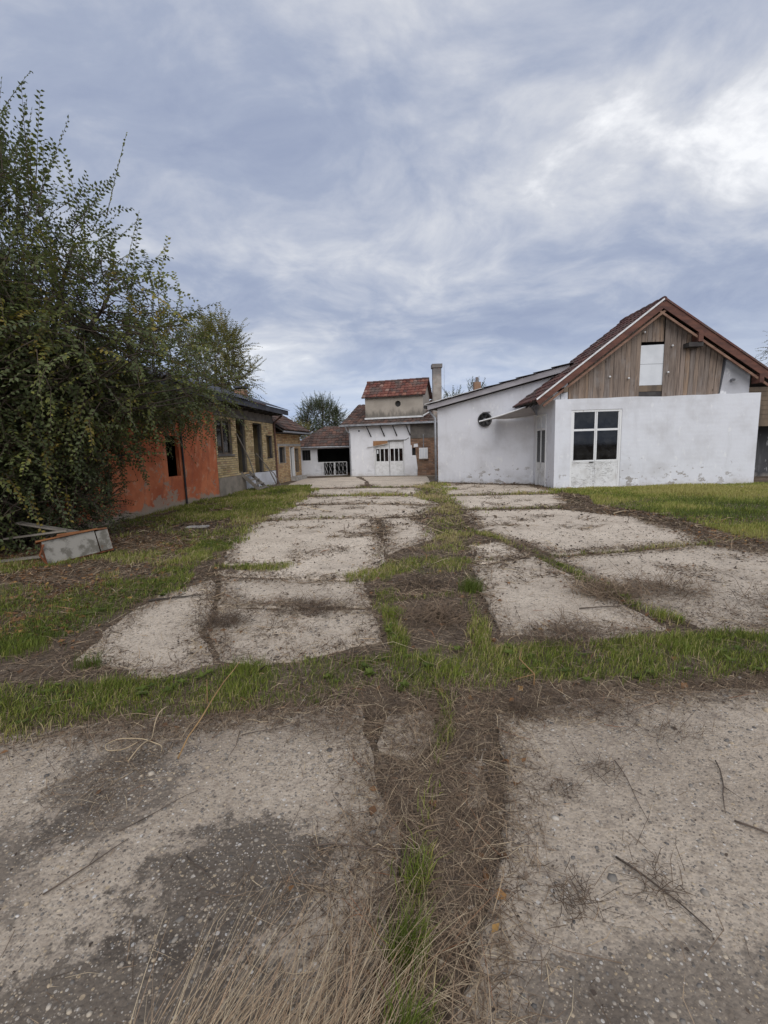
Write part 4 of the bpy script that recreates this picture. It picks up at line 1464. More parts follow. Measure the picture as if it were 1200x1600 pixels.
# ------------------------------------------------------------------ dark shed beyond the right-hand wall
ds = thing('dark_side_shed', 'dark open timber shed behind the right end of the white wall', 'shed', (12.75, 17.2, 0))
MB().box(.0, 5.5, 1.2, 1.4, -.1, 3.4).build('rear_wall', 'dark_render', ds)
for k in range(8):
    MB().box(.02, 5.5, -.03 + random.uniform(-.01, .01), .01, 2.10 + k * .17, 2.10 + k * .17 + .16).build('plank', 'old_timber', ds)
MB().box(.0, 5.6, -.06, -.035, 2.0, 2.10).build('beam', 'old_timber', ds)
for k in range(3):
    MB().box(.05 + k * 2.4, .19 + k * 2.4, .03, .17, -.1, 3.4).build('post', 'old_timber', ds)
MB().prism([(-.4, 3.75), (2.2, 3.42), (2.2, 3.48), (-.4, 3.81)], -.4, 5.8, axis='x').build('roof_sheet', 'roof_dark_sheet', ds)

# ------------------------------------------------------------------ junk: overturned cabinet
jk = thing('overturned_cabinet', 'rusty white enamel cabinet lying overturned among weeds below the tree', 'cabinet', (-4.86, 7.0, .0), R(38))
jk.rotation_euler = (R(-16), R(-6), R(42))
jk.scale = (.84, .84, .84)
MB().box(-.52, .30, -.22, -.2, .02, .44).build('front_panel', 'chipped_shaded_enamel', jk)
MB().box(.32, .52, -.215, -.2, .03, .42).build('drawer_front', 'chipped_shaded_enamel', jk)
MB().box(-.53, .53, -.198, .22, .0, .02).box(-.53, -.51, -.198, .22, .022, .44).box(.51, .53, -.198, .22, .022, .42).box(-.508, .508, .2, .22, .022, .42).build('carcass', 'rust', jk)
MB().box(-.60, .36, -.26, .05, .445, .475).build('top_board', 'orange_board', jk)
MB().box(-.30, .50, -.10, .2, .48, .515, mx=Matrix.Rotation(.08, 4, 'Y')).build('top_board', 'orange_board', jk)
MB().tube([(-.52, -.24, .0), (-.60, -.3, .2), (-.50, -.26, .38)], .018, 6).build('bent_strip', 'rust', jk)
for i, (a, b, w_, lab) in enumerate((((-6.1, 7.4, .55), (-5.0, 7.5, .30), .07, 'grey rotten plank lying aslant behind the overturned cabinet'),
                                     ((-5.95, 6.75, .05), (-5.05, 6.95, .1), .05, 'short pale plank on the ground left of the overturned cabinet'),
                                     ((-6.2, 7.2, .32), (-5.2, 7.25, .42), .03, 'thin bleached lath sticking out behind the overturned cabinet'))):
    a, b = Vector(a), Vector(b)
    d = (b - a)
    mx = Matrix.Translation(a) @ d.to_track_quat('X', 'Z').to_matrix().to_4x4()
    MB().box(0, d.length, -w_, w_, -.014, .014, mx=mx).build('loose_plank', 'grey_timber', None, label=lab, category='plank')

# ------------------------------------------------------------------ trees
def leaf_arrays(pos, dirs, nrm, size, wid):
    """diamond leaves folded along the midrib -> verts (N*4,3), faces (2N,3)"""
    dirs = dirs / np.linalg.norm(dirs, axis=1, keepdims=True)
    side = np.cross(dirs, nrm)
    side /= (np.linalg.norm(side, axis=1, keepdims=True) + 1e-9)
    up = np.cross(side, dirs)
    s = size[:, None]
    tip = pos + dirs * s - up * s * .12
    mid = pos + dirs * s * .45
    L = mid + side * s * wid + up * s * .06
    Rr = mid - side * s * wid + up * s * .06
    N = len(pos)
    v = np.stack([pos, L, tip, Rr], 1).reshape(-1, 3)
    b = np.arange(N) * 4
    f = np.stack([np.stack([b, b + 1, b + 2], 1), np.stack([b, b + 2, b + 3], 1)], 1).reshape(-1, 3)
    return v, f


def make_tree(name, label, cat, base, stems, blobs, n_shoot, shoot_len, leaf, leaf_step, leafmat, up_bias=.5, droop=.5, keep=None, group=None, bright=None, wid=.30, twig_r=.004, val_mu=.44, surf=.75):
    root = thing(name, label, cat, base, 0, group)
    base = np.array(base)
    tr = MB()
    nodes = []
    for st_ in stems:                       # polyline with radii, relative to base
        pts = [Vector(p[:3]) for p in st_]
        # wobble the stem
        fin, rad = [], []
        for k in range(len(pts) - 1):
            for q in range(4):
                t = q / 4
                p = pts[k].lerp(pts[k + 1], t)
                fin.append(p + Vector((random.uniform(-.05, .05), random.uniform(-.05, .05), 0)))
                rad.append(st_[k][3] * (1 - t) + st_[k + 1][3] * t)
        fin.append(pts[-1])
        rad.append(st_[-1][3])
        tr.tube(fin, rad, 7)
        nodes += [(np.array(p), r) for p, r in zip(fin, rad)][3:]
    nodes_p = np.array([p for p, r in nodes])
    # attraction points through the crown volume
    wts = np.array([b[1][0] * b[1][1] * b[1][2] for b in blobs])
    wts = wts / wts.sum()
    P, D = [], []
    while len(P) < n_shoot:
        bi = rng.choice(len(blobs), p=wts)
        c, r = np.array(blobs[bi][0]), np.array(blobs[bi][1])
        u = rng.normal(size=3)
        u /= np.linalg.norm(u)
        rad = rng.random() ** (1 / 3) if rng.random() > surf else rng.uniform(.55, 1.0)
        p = c + u * r * rad
        if p[2] < .1:
            continue
        if keep is not None and not keep(p + base):
            continue
        P.append(p)
        D.append(u)
    P, D = np.array(P), np.array(D)
    # limbs: connect clusters of shoots to the nearest stem node
    nl = max(8, n_shoot // 22)
    idx = rng.choice(len(P), min(nl, len(P)), replace=False)
    limb_nodes = []
    for q in idx:
        p = P[q]
        below = nodes_p[:, 2] < p[2] + .1
        dd = np.linalg.norm(nodes_p - p, axis=1) + (~below) * 1.5
        k = int(np.argmin(dd))
        s_ = nodes_p[k]
        rr = min(nodes[k][1] * .55, .05)
        m = (s_ + p) / 2 + np.array([0, 0, -.06 * np.linalg.norm(p - s_)]) + rng.normal(size=3) * .06
        tr.tube([s_, m, p], [rr, rr * .6, max(rr * .25, .004)], 5, cap=False)
        limb_nodes += [m, (m + p) / 2, p]
    LN = np.array(limb_nodes)
    tr.build('trunk', 'bark', root, smooth=True)
    # shoots and leaves
    seg = 5
    VV, FF, AA = [], [], []
    tw_v, tw_f = [], []
    cnt = 0
    tcount = 0
    LP, LD, LNrm, LS, LA_ = [], [], [], [], []
    for q in range(len(P)):
        d = D[q] * .75 + rng.normal(size=3) * .45
        d[2] += up_bias * (.3 + max(D[q][2], -.2))
        d /= np.linalg.norm(d)
        L = shoot_len * rng.uniform(.55, 1.25)
        if D[q][2] > .35:
            L *= 1.35
        ts = np.linspace(0, 1, seg + 1)
        dr_ = droop * (1.0 if D[q][2] < .4 else .25) * rng.uniform(.4, 1.3)
        pts = P[q] + np.outer(ts * L, d) + np.outer(ts ** 2 * L * -dr_, [0, 0, 1]) * .6
        if keep is not None and not keep(pts[-1] + base):
            continue
        # link back to a limb node
        k = int(np.argmin(np.sum((LN - P[q]) ** 2, 1)))
        lk = LN[k] if np.linalg.norm(LN[k] - P[q]) < .35 else P[q] - d * .12
        chain = [lk] + list(pts)
        rads = [twig_r * 2.0, twig_r * 1.6, twig_r * 1.3, twig_r, twig_r * .8, twig_r * .6, twig_r * .4]
        for k2, p in enumerate(chain):
            dd = chain[min(k2 + 1, len(chain) - 1)] - chain[max(k2 - 1, 0)]
            dd = dd / (np.linalg.norm(dd) + 1e-9)
            a = np.cross(dd, [0.3, .2, 1.0])
            a /= np.linalg.norm(a) + 1e-9
            b = np.cross(dd, a)
            for j in range(3):
                t = 2.094 * j
                tw_v.append(p + rads[k2] * (math.cos(t) * a + math.sin(t) * b))
        for k2 in range(len(chain) - 1):
            o_ = tcount + k2 * 3
            for j in range(3):
                tw_f.append((o_ + j, o_ + (j + 1) % 3, o_ + 3 + (j + 1) % 3, o_ + 3 + j))
        tcount += len(chain) * 3
        nlv = max(4, int(L / leaf_step))
        tl = np.linspace(.06, 1.0, nlv)
        pp = np.stack([np.interp(tl, ts, pts[:, c]) for c in range(3)], 1)
        tg = np.gradient(pp, axis=0)
        tg /= np.linalg.norm(tg, axis=1, keepdims=True) + 1e-9
        sd_ = np.cross(tg, np.array([0, 0, 1.0]) + rng.normal(size=3) * .35)
        sd_ /= np.linalg.norm(sd_, axis=1, keepdims=True) + 1e-9
        sg = np.where(np.arange(nlv) % 2 == 0, 1, -1)[:, None]
        ld = sd_ * sg + tg * .75 + rng.normal(size=(nlv, 3)) * .25
        ld[:, 2] -= .18
        ln_ = np.cross(sd_, tg) + rng.normal(size=(nlv, 3)) * .35
        sz = leaf * rng.uniform(.65, 1.2, nlv) * (1 - .35 * tl)
        val = val_mu + rng.normal() * .14 + rng.normal(size=nlv) * .10
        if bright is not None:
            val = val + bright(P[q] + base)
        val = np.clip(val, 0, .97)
        LP.append(pp)
        LD.append(ld)
        LNrm.append(ln_)
        LS.append(sz)
        LA_.append(val)
    v, f = leaf_arrays(np.concatenate(LP), np.concatenate(LD), np.concatenate(LNrm), np.concatenate(LS), wid)
    vals = np.repeat(np.concatenate(LA_), 2)
    me = fast_mesh('crown', v, f, 3, vals, leafmat)
    crown = link('crown', me, root)
    tm = fast_mesh('twigs', np.array(tw_v), np.array(tw_f), 4, np.full(len(tw_f), .5), 'twig_bark')
    link('twigs', tm, crown, kind='stuff')
    return root


def keep_elm(p):
    # stay out of the orange building
    wx = -6.484 + (p[1] - 11.345) * .1057
    if p[1] > 8.7 and p[0] < wx + (.95 if 3.2 < p[2] < 3.75 else .15) and p[2] < 3.75 + .36 * max(0, wx - p[0]):
        return False
    # open view under the crown towards the orange wall
    if p[1] > 10.3 and p[2] < 2.5:
        return rng.random() < (.55 if p[2] > 1.2 and p[1] < 14.2 else .05)
    if p[2] < 2.6 and p[0] > -5.05 + .35 * (p[2] - 1.0) + (.3 if p[2] > 2.0 else 0):
        return rng.random() < (.30 if p[2] > 1.5 and p[0] < -4.1 else .03)
    if p[0] > -2.55:
        return False
    # the crown thins out upwards and to the yard side, in clumps
    th = np.clip((p[2] - 2.6) / 3.0, 0, 1) * .55 + np.clip((p[0] + 6.2) / 2.6, 0, 1) * .38
    cl = mnoise.noise(Vector((p[0] * 1.3, p[1] * 1.3, p[2] * 1.3))) * .9
    return rng.random() < 1.0 - np.clip(th + cl * (.5 + th), 0, .95)


make_tree('elm_tree', 'large dark green elm with feathery shoots overhanging the orange wall', 'tree', (-6.9, 8.0, 0),
          [[(0, .1, -.1, .13), (.1, 0, 1.5, .11), (.0, -.1, 3.5, .08), (-.1, 0, 6.0, .03)],
           [(.3, .3, -.1, .10), (.7, .3, 1.6, .08), (1.5, .2, 3.2, .05), (2.3, .2, 4.4, .02)],
           [(-.8, -.6, -.1, .11), (-.9, -.7, 2.0, .09), (-.7, -.8, 4.0, .06), (-.3, -.9, 6.2, .02)],
           [(.1, .6, -.1, .08), (.3, .8, 2.0, .06), (.8, 1.0, 4.4, .04), (1.2, 1.1, 5.6, .02)],
           [(-.3, -.2, -.1, .06), (.2, -.6, 1.5, .05), (.9, -.8, 2.9, .02)],
           [(.35, .5, 1.2, .07), (1.0, 1.9, 2.6, .05), (1.4, 3.4, 3.4, .035), (1.7, 5.2, 4.0, .015)]],
          [((-.2, 0, 4.1), (2.8, 2.6, 2.75)), ((2.0, .2, 3.5), (2.0, 1.8, 1.5)), ((1.2, 1.0, 2.3), (1.1, 1.3, 1.3)), ((1.2, .2, 4.7), (1.7, 1.6, 1.5)), ((-.2, -.2, 1.9), (2.0, 1.6, 1.9)), ((1.5, 2.4, 3.2), (1.4, 1.5, 1.1)), ((1.7, 4.4, 3.6), (1.25, 2.4, 1.3)), ((-.1, -.2, 5.7), (1.7, 1.6, 1.6)), ((1.0, 0, 5.2), (1.5, 1.4, 1.3))],
          9400, .74, .095, .039, 'elm_leaf', .55, .50, keep_elm,
          bright=lambda p: (.34 if (p[1] < 7.6 and p[2] < 4.4 and rng.random() < .20) else 0) + (.14 if p[0] > -5.2 else 0) + (.5 if rng.random() < .012 else 0))  # yellow sprays; yard-side leaves lightened, outer light put into their colour

make_tree('undergrowth_shrub', 'dark dense shrub filling the ground behind the overturned cabinet', 'shrub', (-6.6, 8.3, 0),
          [[(0, 0, -.1, .04), (.1, 0, .6, .03), (.2, 0, 1.2, .01)], [(-.6, -.3, -.1, .04), (-.7, -.3, .6, .03), (-.9, -.4, 1.4, .01)], [(.5, .1, -.1, .03), (.7, .1, .5, .02), (.9, .1, 1.0, .01)]],
          [((-.9, -.5, .75), (1.3, .9, 1.0)), ((.5, .0, .7), (.85, .75, .8)), ((.2, .9, .7), (1.0, .8, .9))],
          1300, .42, .065, .030, 'elm_leaf', .5, .4, lambda p: p[2] > .03 and p[0] < -4.95 and not (p[1] > 8.7 and p[0] < -6.484 + (p[1] - 11.345) * .1057 + .1), val_mu=.34)

make_tree('yellowing_tree', 'slender yellow-green tree showing above the long dark eave', 'tree', (-8.9, 24.2, 0),
          [[(0, 0, -.1, .12), (.1, 0, 3.0, .09), (.3, 0, 5.5, .05), (.5, 0, 7.6, .02)], [(.1, 0, 3.5, .06), (.9, 0, 5.0, .04), (1.4, 0, 6.6, .02)]],
          [((.5, 0, 6.4), (1.5, 1.4, 1.9)), ((1.2, 0, 5.4), (1.2, 1.0, 1.1))],
          860, .75, .13, .05, 'yellow_leaf', .5, .4, None, val_mu=.58, twig_r=.006)

make_tree('far_willow', 'rounded grey-green tree far behind the low outhouse roof', 'tree', (-6.1, 46, 0),
          [[(0, 0, -.1, .25), (0, 0, 2.0, .2), (.2, 0, 4.5, .1), (.2, 0, 6.3, .03)], [(0, 0, 2.0, .12), (-1.2, 0, 3.8, .06), (-1.6, 0, 5.0, .02)], [(0, 0, 2.2, .12), (1.2, 0, 4.0, .06), (1.8, 0, 5.0, .02)]],
          [((0, 0, 4.6), (2.3, 2.0, 1.9)), ((-1.3, 0, 3.8), (1.3, 1.2, 1.2)), ((1.5, 0, 4.0), (1.3, 1.2, 1.4))],
          1500, .8, .13, .05, 'far_leaf', .5, .4, None, twig_r=.008)
make_tree('yellow_bush', 'small yellow autumn bush between the outhouse roof and brick house', 'bush', (-7.0, 38, 0),
          [[(0, 0, -.1, .08), (0, 0, 1.5, .06), (.1, 0, 3.2, .02)]],
          [((0, 0, 2.5), (1.35, 1.0, 1.2))],
          420, .6, .11, .045, 'yellow_leaf', .5, .3, None, val_mu=.62, twig_r=.006)
for i, (x_, y_, h_, lab) in enumerate(((4.1, 34, 5.2, 'sparse thin treetop just right of the tall chimney'), (5.6, 35, 5.6, 'sparse bare treetop left of the short brick chimney'), (7.2, 35, 6.2, 'taller sparse treetop behind the short brick chimney'))):
    make_tree('bare_treetop', lab, 'tree', (x_, y_, 0),
              [[(0, 0, -.1, .09), (.1, 0, h_ * .5, .06), (0, 0, h_, .01)], [(.05, 0, h_ * .6, .03), (.5, 0, h_ * .95, .008)], [(.05, 0, h_ * .55, .03), (-.5, 0, h_ * .92, .008)]],
              [((0, 0, h_ - .9), (.9, .6, .9))], 60, .6, .14, .06, 'far_leaf', 1.0, .1, None, 'sparse treetops behind the shed roof', twig_r=.008)
make_tree('edge_tree', 'tree at the right picture edge with a few twigs beside the gable', 'tree', (19.6, 20.5, 0),
          [[(0, 0, -.1, .16), (0, 0, 2.5, .12), (-.6, 0, 5.0, .05), (-1.0, 0, 6.4, .02)]],
          [((-.5, 0, 5.6), (1.7, 1.4, 1.4)), ((.3, 0, 4.6), (1.6, 1.4, 1.0))],
          420, .6, .10, .045, 'yellow_leaf', .5, .4, None, val_mu=.35, twig_r=.006)

# ------------------------------------------------------------------ grass, straw, leaves, pebbles
BAND = [(-8, 2.1), (-4.6, 2.5), (-2.55, 2.70), (-.91, 2.87), (.43, 3.06), (1.83, 3.09), (2.84, 3.16), (5.0, 3.28), (8.5, 3.4)]
JOINT_FAR = [(.55, 5.9), (.98, 6.4), (1.17, 7.78), (1.45, 9.5), (1.6, 10.9), (1.72, 13), (1.69, 14.6), (1.65, 18)]
JOINT_NEAR = [(.0, .7), (.03, 1.04), (.12, 1.67), (.30, 2.3), (.38, 2.8)]
LSTRIP = [(-4.4, 3.3), (-3.25, 3.7), (-3.11, 4.61), (-2.93, 5.81), (-3.1, 7.85), (-3.28, 11.36), (-3.05, 14.03), (-3.05, 18.2)]
LAWN = [(5.6, 15.3), (13.5, 15.2), (16, 15.0), (16, 1.0), (7.0, 1.0), (6.6, 4.2), (6.2, 5.2), (5.7, 7.2), (5.9, 9.6), (5.4, 11.4), (6.1, 13.2)]
WALLGRASS = [(-5.9, 12.2), (-5.2, 17.5), (-4.6, 20.5), (-3.2, 20.4), (-3.15, 14.5), (-3.5, 12.0), (-4.0, 10.2), (-5.0, 10.6)]


def green_density(x, y):
    d = np.zeros_like(x)
    n = fbm(x, y, 1.4, 3)
    n2 = fbm(x + 9, y, 4.0, 3)
    def add(dist, hw, amt, ns=.5):
        nonlocal d
        e = np.clip(1.15 - dist / (hw * np.clip(1 + ns * 2 * (n2 - .5) + ns * 2 * (n - .5), .12, 2)), 0, 1)
        d = np.maximum(d, amt * np.minimum(1, e * 2.2))
    add(dist_line(x, y, [(.12, 3.1), (.03, 3.9), (-.02, 4.4), (.0, 5.2), (.05, 5.9)]), .11, .8, .7)
    add(dist_line(x, y, [(.72, 3.1), (.82, 4.1), (.92, 4.9)]), .09, .7, .8)
    add(dist_line(x, y, [(.05, 4.55), (.85, 4.65)]), .09, .45, .9)
    add(dist_line(x, y, [(-.25, 5.35), (.1, 5.7), (.95, 6.0)]), .22, .7, .9)
    add(dist_line(x, y, JOINT_FAR), .42, .42, 1.0)
    add(dist_line(x, y, [(-.8, 15.4), (1.6, 14.5), (2.2, 16.5), (2.1, 19.5)]), .35, .35, 1.0)
    add(dist_line(x, y, JOINT_NEAR), .05, .28, .9)
    add(dist_line(x, y, [(1.55, 8.4), (1.95, 7.3), (2.2, 6.3), (2.33, 5.1), (2.4, 4.3), (2.5, 3.7)]), .10, .8, .7)
    add(dist_line(x, y, [(2.2, 6.15), (4.9, 6.65), (5.6, 6.9)]), .07, .4, .9)
    add(dist_line(x, y, LSTRIP), .38, .85, .8)
    add(dist_line(x, y, [(-5.4, 6.35), (-4.9, 6.6), (-4.4, 7.2)]), .16, .5, .8)
    add(dist_line(x, y, [(-6.3, 11.0), (-5.75, 16.0), (-5.3, 20.5)]), .22, .7, .8)
    add(dist_line(x, y, [(-4.8, 3.9), (-3.5, 4.3)]), .8, .8, .7)
    add(dist_line(x, y, [(-2.35, 6.18), (-1.5, 6.05)]), .16, .9, .5)
    add(dist_line(x, y, [(-2.9, 10.45), (-1.0, 10.4)]), .10, .35, 1.0)
    add(dist_line(x, y, [(-2.8, 15.5), (1.4, 15.0)]), .18, .4, 1.0)
    add(dist_line(x, y, [(-1.0, 18.5), (1.6, 18.0)]), .16, .35, 1.0)
    add(dist_line(x, y, [(2.0, 11.15), (4.4, 11.0)]), .10, .4, 1.0)
    add(dist_line(x, y, [(2.0, 14.4), (5.6, 14.3)]), .14, .4, 1.0)
    cl = fbm(x + 50, y + 20, 3.2, 3)
    d = d * np.clip(.35 + 3.0 * (cl - .36), .10, 1)
    bd = np.clip(1.2 - dist_line(x, y, BAND) / (.27 * np.clip(.55 + n + .6 * (n2 - .5), .4, 1.6)), 0, 1)
    d = np.maximum(d, np.minimum(1, bd * 2.5) * np.clip(.45 + 2.4 * (cl - .36), .22, 1))
    lw = in_poly(x, y, LAWN) * np.clip(.55 + 1.5 * (n - .35), .2, 1) * np.clip((y - 3.5) / 6, .4, 1)
    d = np.maximum(d, lw)
    wg = in_poly(x, y, WALLGRASS) * np.clip(.5 + 2.6 * (n - .46), .0, .95)
    d = np.maximum(d, wg)
    lf = ((x < -2.7) & (y > 3) & (y < 12)) * np.clip((n - .50) * 3.2, 0, .6)
    d = np.maximum(d, lf)
    return d


def sample(region, n, field, power=1.0, near_bias=0.0):
    x0, x1, y0, y1 = region
    xs, ys = [], []
    tot = 0
    while tot < n:
        x = rng.uniform(x0, x1, n)
        y = y0 + (y1 - y0) * rng.random(n) ** (1 + near_bias)
        k = rng.random(n) < field(x, y) ** power
        xs.append(x[k])
        ys.append(y[k])
        tot += k.sum()
        if len(xs) > 60:
            break
    return np.concatenate(xs)[:n], np.concatenate(ys)[:n]


def visible(x, y, m=2.6):
    return (np.abs(x) < y * .98 + m) 


def blades(x, y, h, wdt, val, lean=.5, wind=(0.15, 0.05)):
    N = len(x)
    z = surf_h(x, y) - .008
    az = rng.uniform(0, 2 * np.pi, N)
    l = lean * rng.uniform(.2, 1.4, N)
    dx, dy = np.cos(az) * l + wind[0], np.sin(az) * l + wind[1]
    fa = rng.uniform(0, np.pi, N)
    wx, wy = np.cos(fa) * wdt / 2, np.sin(fa) * wdt / 2
    b = np.stack([x, y, z], 1)
    w3 = np.stack([wx, wy, np.zeros(N)], 1)
    m = b + np.stack([dx * h * .35, dy * h * .35, h * .6], 1)
    t = b + np.stack([dx * h, dy * h, h * np.clip(1 - .25 * l, .3, 1)], 1)
    V = np.stack([b - w3, b + w3, m + w3 * .75, m - w3 * .75, t], 1).reshape(-1, 3)
    i = np.arange(N) * 5
    F = np.stack([np.stack([i, i + 1, i + 2], 1), np.stack([i, i + 2, i + 3], 1), np.stack([i + 3, i + 2, i + 4], 1)], 1).reshape(-1, 3)
    return V, F, np.repeat(val, 3)


def merge(parts, name, m):
    vs_, fs_, as_ = [], [], []
    o = 0
    for v, f, a in parts:
        vs_.append(v)
        fs_.append(f + o)
        as_.append(a)
        o += len(v)
    return fast_mesh(name, np.concatenate(vs_), np.concatenate(fs_), 3, np.concatenate(as_), m)


parts = []
for region, n, hmu, wd in (((-6.5, 7.5, 1.4, 3.9), 66000, .062, .0042), ((-8, 9.5, 3.3, 8.0), 88000, .068, .0055),
                           ((-7.5, 16, 7.5, 13), 74000, .080, .010), ((-6.2, 16, 12.5, 21), 64000, .09, .017), ((-.5, .9, .75, 2.7), 900, .07, .0035)):
    x, y = sample(region, n, green_density)
    k = visible(x, y)
    x, y = x[k], y[k]
    g_ = fbm(x, y, 1.1, 3)
    g2 = fbm(x + 31, y, .35, 2)
    val = np.clip(.42 + (g_ - .5) * 1.1 + (g2 - .5) * .5 + rng.normal(size=len(x)) * .17 + (rng.random(len(x)) < .32) * .45, 0, 1)
    val = np.clip(val + np.clip(1 - dist_line(x, y, JOINT_FAR) / .9, 0, 1) * .28, 0, 1)
    lawn = in_poly(x, y, LAWN)
    val = np.where(lawn, np.clip(val + .20 + (g2 - .5) * 1.0, 0, .88), val)
    h = hmu * rng.uniform(.45, 1.5, len(x)) * (.6 + .9 * g_)
    parts.append(blades(x, y, h, wd * rng.uniform(.7, 1.4, len(x)), val))
# taller tufts
for (cx_, cy_, n, r_, h_, v_) in ((.93, 4.77, 420, .10, .17, .12), (-2.28, 3.23, 160, .07, .13, .15), (-1.06, 3.08, 260, .12, .10, .45), (-3.0, 3.55, 260, .16, .12, .40), (-1.9, 2.85, 240, .14, .10, .35), (.45, 2.95, 260, .13, .11, .55), (2.2, 3.2, 220, .14, .11, .5), (.02, 1.2, 200, .05, .16, .3), (.07, 1.45, 120, .05, .13, .4), (.0, .95, 200, .06, .18, .3), (.05, 4.1, 260, .09, .11, .5), (-1.0, 2.78, 220, .12, .10, .55)):
    x = rng.normal(cx_, r_ * .6, n)
    y = rng.normal(cy_, r_ * .6, n)
    parts.append(blades(x, y, h_ * rng.uniform(.5, 1.3, n), np.full(n, .004), np.clip(v_ + rng.normal(size=n) * .12, 0, 1), .45))
link('grass', merge(parts, 'grass', 'grass_blade'), None, kind='stuff', label='green grass growing in the joints and on the lawn', category='grass')


# dry straw lying flat
def litter_density(x, y):
    s_ = on_slab(x, y)
    n = fbm(x + 4, y + 2, 1.8, 4)
    n2 = fbm(x + 40, y + 2, .9, 3)
    ed = np.abs(grid_at(_sd, x, y))
    d = np.where(s_, np.clip((n - .60) * 4.0, .012, .8) * .55 + .8 * np.clip(1 - ed / (.16 + .25 * n2), 0, 1) ** 1.5, .35 + .65 * n)
    d = np.where(in_poly(x, y, LAWN), d * .15, d)
    g_ = green_density(x, y)
    return np.clip(d * (1 - .6 * np.minimum(1, g_)), 0, 1)


def straws(x, y, L, wdt, val, tilt=.12, az=None, lift=.004):
    N = len(x)
    z = surf_h(x, y) + .002 + lift * rng.random(N)
    az = rng.uniform(0, 2 * np.pi, N) if az is None else az
    d = np.stack([np.cos(az), np.sin(az), np.abs(rng.normal(size=N)) * tilt], 1)
    s_ = np.stack([-np.sin(az), np.cos(az), rng.normal(size=N) * .3], 1) * (wdt / 2)[:, None]
    b = np.stack([x, y, z], 1)
    bend = np.stack([-np.sin(az), np.cos(az), np.zeros(N)], 1) * (rng.normal(size=N) * .12 * L)[:, None]
    m = b + d * (L * .5)[:, None] + bend
    m[:, 2] += np.abs(rng.normal(size=N)) * .05 * L
    t = b + d * L[:, None]
    V = np.stack([b - s_, b + s_, m + s_, m - s_, t], 1).reshape(-1, 3)
    i = np.arange(N) * 5
    F = np.stack([np.stack([i, i + 1, i + 2], 1), np.stack([i, i + 2, i + 3], 1), np.stack([i + 3, i + 2, i + 4], 1)], 1).reshape(-1, 3)
    return V, F, np.repeat(val, 3)


parts = []
for region, n, Lm, wd in (((-4, 4, .3, 2.9), 24000, .10, .0016), ((-6, 6, 2.3, 5.0), 38000, .10, .0028), ((-7.5, 8, 4.5, 9), 40000, .13, .005), ((-6, 9, 8, 20), 26000, .2, .012)):
    x, y = sample(region, n, litter_density)
    k = visible(x, y)
    x, y = x[k], y[k]
    N = len(x)
    val = np.clip(rng.beta(.9, 1.7, N) + (rng.random(N) < .05) * .3, 0, 1)
    parts.append(straws(x, y, Lm * rng.gamma(2.2, .42, N), wd * rng.uniform(.6, 1.6, N), val))
# denser mat of short debris in the near joint
n = 3600
t = rng.random(n)
cx_ = np.interp(t, [0, .3, .6, 1], [-.08, .08, .2, .36])
cy_ = .8 + t * 2.0
x = cx_ + rng.normal(size=n) * (.20 - .05 * t)
y = cy_ + rng.normal(size=n) * .05
parts.append(straws(x, y, .07 * rng.gamma(2.0, .5, n), rng.uniform(.001, .0035, n), np.clip(rng.beta(1.2, 2.0, n), 0, 1), .3))
# brush piles
for (cx_, cy_, r_, n, L, v_) in ((.80, 2.50, .10, 260, .12, .12), (2.35, 4.55, .34, 900, .2, .4), (-1.55, 4.05, .22, 420, .14, .1), (-.75, 4.35, .30, 420, .14, .1), (3.0, 4.6, .35, 600, .2, .25), (.45, 4.0, .3, 800, .14, .3), (.45, 5.1, .3, 500, .14, .15), (3.8, 4.0, .5, 600, .16, .15), (1.5, 3.5, .35, 700, .12, .2), (.95, 1.40, .10, 90, .07, .08), (1.02, 1.98, .09, 90, .07, .1), (.78, 1.85, .08, 80, .06, .08), (.62, 1.35, .10, 120, .07, .1), (1.55, 2.25, .14, 120, .09, .15), (-.45, 2.35, .16, 140, .08, .2), (1.25, 2.45, .22, 300, .09, .1), (-1.6, 2.35, .3, 300, .1, .2)):
    x = rng.normal(cx_, r_ * .55, n)
    y = rng.normal(cy_, r_ * .45, n)
    parts.append(straws(x, y, L * rng.gamma(2.2, .42, n), np.full(n, .0022 if cy_ < 3 else .004), np.clip(v_ + rng.normal(size=n) * .14, 0, 1), .35, lift=.03))
link('dry_straw_litter', merge(parts, 'dry_straw_litter', 'straw'), None, kind='stuff', label='dry brown straw and stem litter strewn over slabs and joints', category='litter')

# long bleached straw tuft at the camera's feet
def arcs(bx, by, L, az, el, wdt, val, sag=.5):
    N = len(bx)
    seg = 5
    P = []
    for k in range(seg + 1):
        t = k / seg
        r = L * t
        P.append(np.stack([bx + np.cos(az) * r * np.cos(el), by + np.sin(az) * r * np.cos(el), .02 + np.maximum(r * np.sin(el) - sag * L * t * t * np.sin(el), 0)], 1))
    P = np.stack(P, 1)
    sdv = np.stack([-np.sin(az), np.cos(az), np.zeros(N)], 1)[:, None, :] * (wdt / 2)[:, None, None] * np.linspace(1, .35, seg + 1)[None, :, None]
    Lv, Rv = P - sdv, P + sdv
    V = np.stack([Lv, Rv], 2).reshape(-1, 3)
    i = (np.arange(N) * (seg + 1) * 2)[:, None] + (np.arange(seg) * 2)[None, :]
    i = i.ravel()
    F = np.concatenate([np.stack([i, i + 1, i + 3], 1), np.stack([i, i + 3, i + 2], 1)])
    a = np.concatenate([np.repeat(val, seg), np.repeat(val, seg)])
    return V, F, a


